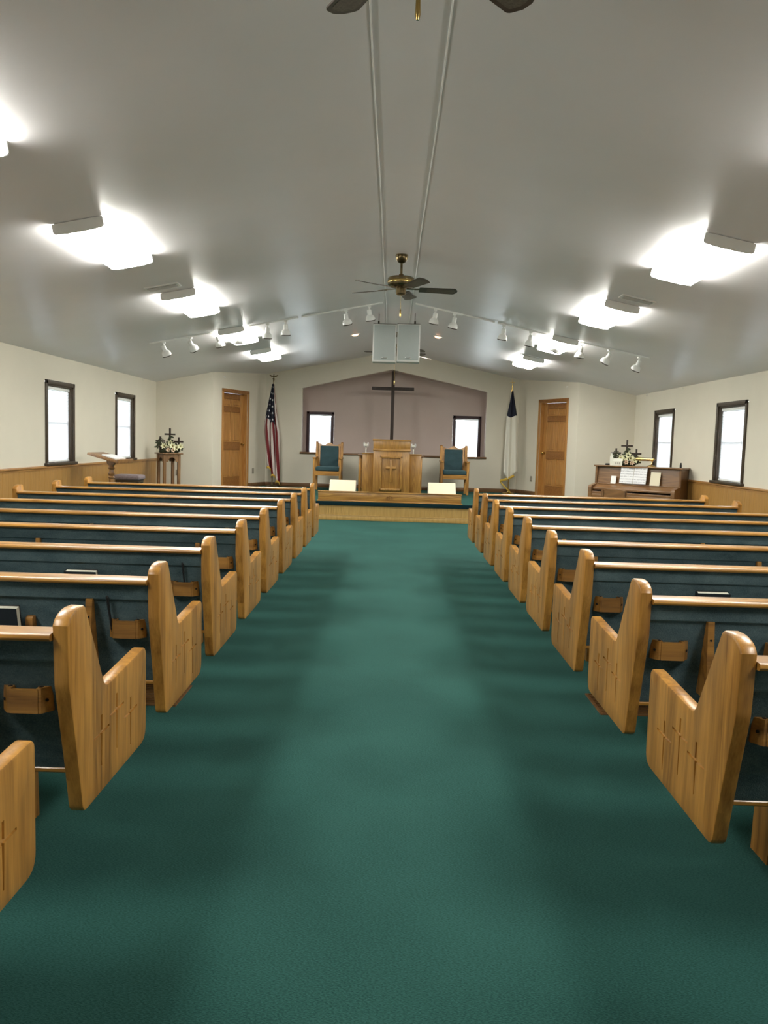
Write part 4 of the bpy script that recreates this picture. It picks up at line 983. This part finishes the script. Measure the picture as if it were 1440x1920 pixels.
box_obj('key_bed', (-h+.03, h-.03, -.26, .02, .56, .63), 'walnut', pn, bev=.004)
box_obj('key_slip', (-h+.06, h-.06, -.262, -.24, .63, .665), 'walnut', pn, bev=.003)
kw = (PW-.13)/52
bm = nb()
for i in range(52): bx(bm, -h+.065+i*kw, -h+.065+(i+.93)*kw, -.24, -.10, .632, .655)
obj('white_keys', bm, 'ceramic_white', pn, smooth=False)['kind'] = 'stuff'
bm = nb()
for i in range(51):
    if i % 7 not in (2, 6): bx(bm, -h+.065+(i+.68)*kw, -h+.065+(i+1.25)*kw, -.19, -.10, .655, .666)
obj('black_keys', bm, 'black_plastic', pn, smooth=False)['kind'] = 'stuff'
box_obj('knee_panel', (-h+.035, h-.035, .03, .05, .08, .56), 'walnut_z', pn); box_obj('toe_rail', (-h, h, -.02, .36, 0, .08), 'walnut', pn, bev=.004)
box_obj('back_panel', (-h+.03, h-.03, .33, .355, .08, PT-.03), 'walnut_z', pn)
for x in (-.12, -.02, .08): box_obj('pedal', (x, x+.03, -.09, 0, .03, .042), 'brass', pn, bev=.004)
Mp = Matrix.Translation((mid.x, mid.y, 0)) @ Matrix.Rotation(ang, 4, 'Z')
def onp(x, y, z): return Mp @ Vector((x, y, z))
def px_frac(u): return (u-1117)/(1279-1117)*PW - h        # along the piano front
tilt = math.radians(-14)
mb = thing('music_book', 'large open music book with printed staves standing on the piano', 'book', onp(px_frac(1193), -.045, .80), ang)
for s in (-1, 1):
    bm = nb(); bx(bm, *sorted((s*.003, s*.218)), -.010 if s < 0 else -.018, 0, 0, .268, M=Matrix.Rotation(tilt, 4, 'X') @ Matrix.Rotation(s*math.radians(-6), 4, 'Z'), bev=.003, seg=1); obj('page_block', bm, 'sheet_music', mb)
box_obj('spine', (-.008, .008, -.014, .008, .0, .262), 'grey_plastic', mb).rotation_euler = (tilt, 0, 0)
for u, w_, h__, lb, mt in ((1155, .085, .125, 'small plain white card leaning on the piano beside the music book', 'paper'), (1233, .155, .215, 'cream sheet leaning on the piano between music book and shelf end', 'cream_panel')):
    s_ = thing('paper_sheet', lb, 'paper', onp(px_frac(u), -.045, .793), ang)
    bm = nb(); bx(bm, -w_/2, w_/2, -.004, 0, 0, h__, M=Matrix.Rotation(tilt, 4, 'X')); obj('sheet', bm, mt, s_)
arrangement(onp(px_frac(1162), .26, PT+.001), ang*.4, 'white lilies and three dark crosses arranged on top of the piano', .92)
# little white church
cq = onp(px_frac(1157), .045, PT); ch = thing('church_figurine', 'small white ceramic church with a steeple on the piano', 'figurine', cq, ang+math.radians(25))
bm = nb(); prism(bm, [(-.05, 0), (.05, 0), (.05, .07), (0, .115), (-.05, .07)], -.075, .075, axis=0); obj('nave', bm, 'ceramic_white', ch)
bm = nb(); bx(bm, -.115, -.07, -.024, .024, 0, .125); prism(bm, [(-.118, .125), (-.067, .125), (-.0925, .215)], -.02, .02, axis=1); obj('steeple', bm, 'ceramic_white', ch)
for x in (-.03, .0, .03): box_obj('window_recess', (x-.007, x+.007, -.052, -.049, .02, .05), 'grey_plastic', ch)
# brass piano lamp
lq = onp(px_frac(1217), .15, PT); lm = thing('piano_lamp', 'brass piano lamp with a long tubular shade', 'lamp', lq, ang)
bm = nb(); lathe(bm, [(.065, 0), (.065, .01), (.05, .02), (.015, .03)], seg=24); obj('lamp_base', bm, 'brass', lm)
bm = nb(); tube(bm, [(0, 0, .025), (0, .03, .06), (0, .02, .09), (0, 0, .105)], .007, 8); obj('lamp_arm', bm, 'brass', lm)
bm = nb(); tube(bm, [(-.24, -.01, .115), (.03, -.01, .115)], .027, 16); obj('lamp_shade', bm, 'brass', lm)
bm = nb(); lathe(bm, [(.028, 0), (.028, .006), (.010, .022), (.004, .04)], seg=14, M=Matrix.Translation((.03, -.01, .115)) @ Matrix.Rotation(PI/2, 4, 'Y')); obj('finial', bm, 'brass', lm)
bt = thing('dark_bottle', 'small dark bottle at the end of the piano lid', 'bottle', onp(px_frac(1272), .12, PT))
bm = nb(); lathe(bm, [(.016, 0), (.017, .005), (.017, .05), (.010, .06), (.010, .068)], seg=14); obj('bottle_body', bm, 'black_plastic', bt)
bm = nb(); lathe(bm, [(.0115, .066), (.0115, .078), (.010, .080)], seg=12); obj('bottle_cap', bm, 'black_plastic', bt)
gl = thing('black_case', 'small black eyeglass case beside the church figurine', 'case', onp(px_frac(1141), .05, PT), ang)
box_obj('case_body', (-.06, .06, -.025, .025, 0, .03), 'black_plastic', gl, bev=.01)
# piano chair
cq = pY(1158, 925, 12.55); pcx = thing('piano_chair', 'low-backed brown wooden chair drawn up to the piano', 'chair', (cq.x, 12.55, 0), ang+PI)
for sx_ in (-1, 1):
    box_obj('leg', (*sorted((sx_*.19, sx_*.155)), -.18, -.145, 0, .43), 'walnut_z', pcx); box_obj('leg', (*sorted((sx_*.19, sx_*.155)), .145, .18, 0, .72), 'walnut_z', pcx)
box_obj('seat', (-.2, .2, -.19, .17, .43, .46), 'walnut', pcx, bev=.008)
bm = nb(); prism(bm, [(-.2, .58), (.2, .58), (.2, .72)] + [(.2-.4*k/8, .72+.02*math.sin(PI*k/8)) for k in range(1, 8)] + [(-.2, .72)], .14, .165, axis=1); obj('backrest', bm, 'walnut', pcx)

# ------------------------------------------------------------------ outlets and hooks on the walls
def outlet(P, rz, label):
    r = thing('wall_outlet', label, 'outlet', P, rz)
    box_obj('cover_plate', (-.036, .036, -.006, 0, -.058, .058), 'outlet_plate', r, bev=.002)
    for z in (-.022, .022): box_obj('socket', (-.015, .015, -.009, -.005, z-.014, z+.014), 'outlet_plate', r, bev=.002)
dl = (FL-BL); ul = dl.normalized(); dr = (FR-BR); ur = dr.normalized()
def on_wall(P, u, s): q = P + u*s; return Vector((q.x, q.y, 0))
q = on_wall(BL, ul, 1.56); outlet((q.x, q.y, .655), math.atan2(ul.y, ul.x), 'tan wall outlet beside the door on the striped-flag side')
q = on_wall(BR, ur, 1.53); outlet((q.x, q.y, .665), math.atan2(ur.y, ur.x)+PI, 'tan wall outlet beside the door on the piano side')
q = pY(333, 886, YO); outlet((q.x, YO, q.z), 0, 'tan wall outlet behind the flower stand')
def hook(P, nrm, label):
    r = thing('wall_hook', label, 'hook', P, math.atan2(nrm[1], nrm[0]))
    bm = nb(); tube(bm, [(0, 0, 0), (.02, 0, 0)] + [(.02+.016*math.sin(a_), 0, -.016+.016*math.cos(a_)) for a_ in [k*.5 for k in range(1, 9)]], .003, 6); obj('hook_wire', bm, 'white_metal', r)
    bm = nb(); lathe(bm, [(.009, 0), (.009, .003)], seg=12, M=Matrix.Rotation(PI/2, 4, 'Y')); obj('hook_collar', bm, 'white_metal', r)
for u, v, X, nx, t in ((199, 693, WL, 1, 'above and between the windows on the left wall'), (266, 709, WL, 1, 'above the flower stand'), (1215, 739, WR, -1, 'above the piano near the corner'), (1283, 725, WR, -1, 'above the gap between the piano-side windows')):
    q = pX(u, v, X); hook(q, (nx, 0), 'white cup hook high on the wall ' + t)
hook(Vector((*(BL+ul*.38), 2.55)), (ul.y, -ul.x), 'white cup hook high above the door on the striped-flag side')
hook(Vector((*(BR+ur*.38), 2.55)), (-ur.y, ur.x), 'white cup hook high above the door on the piano side')
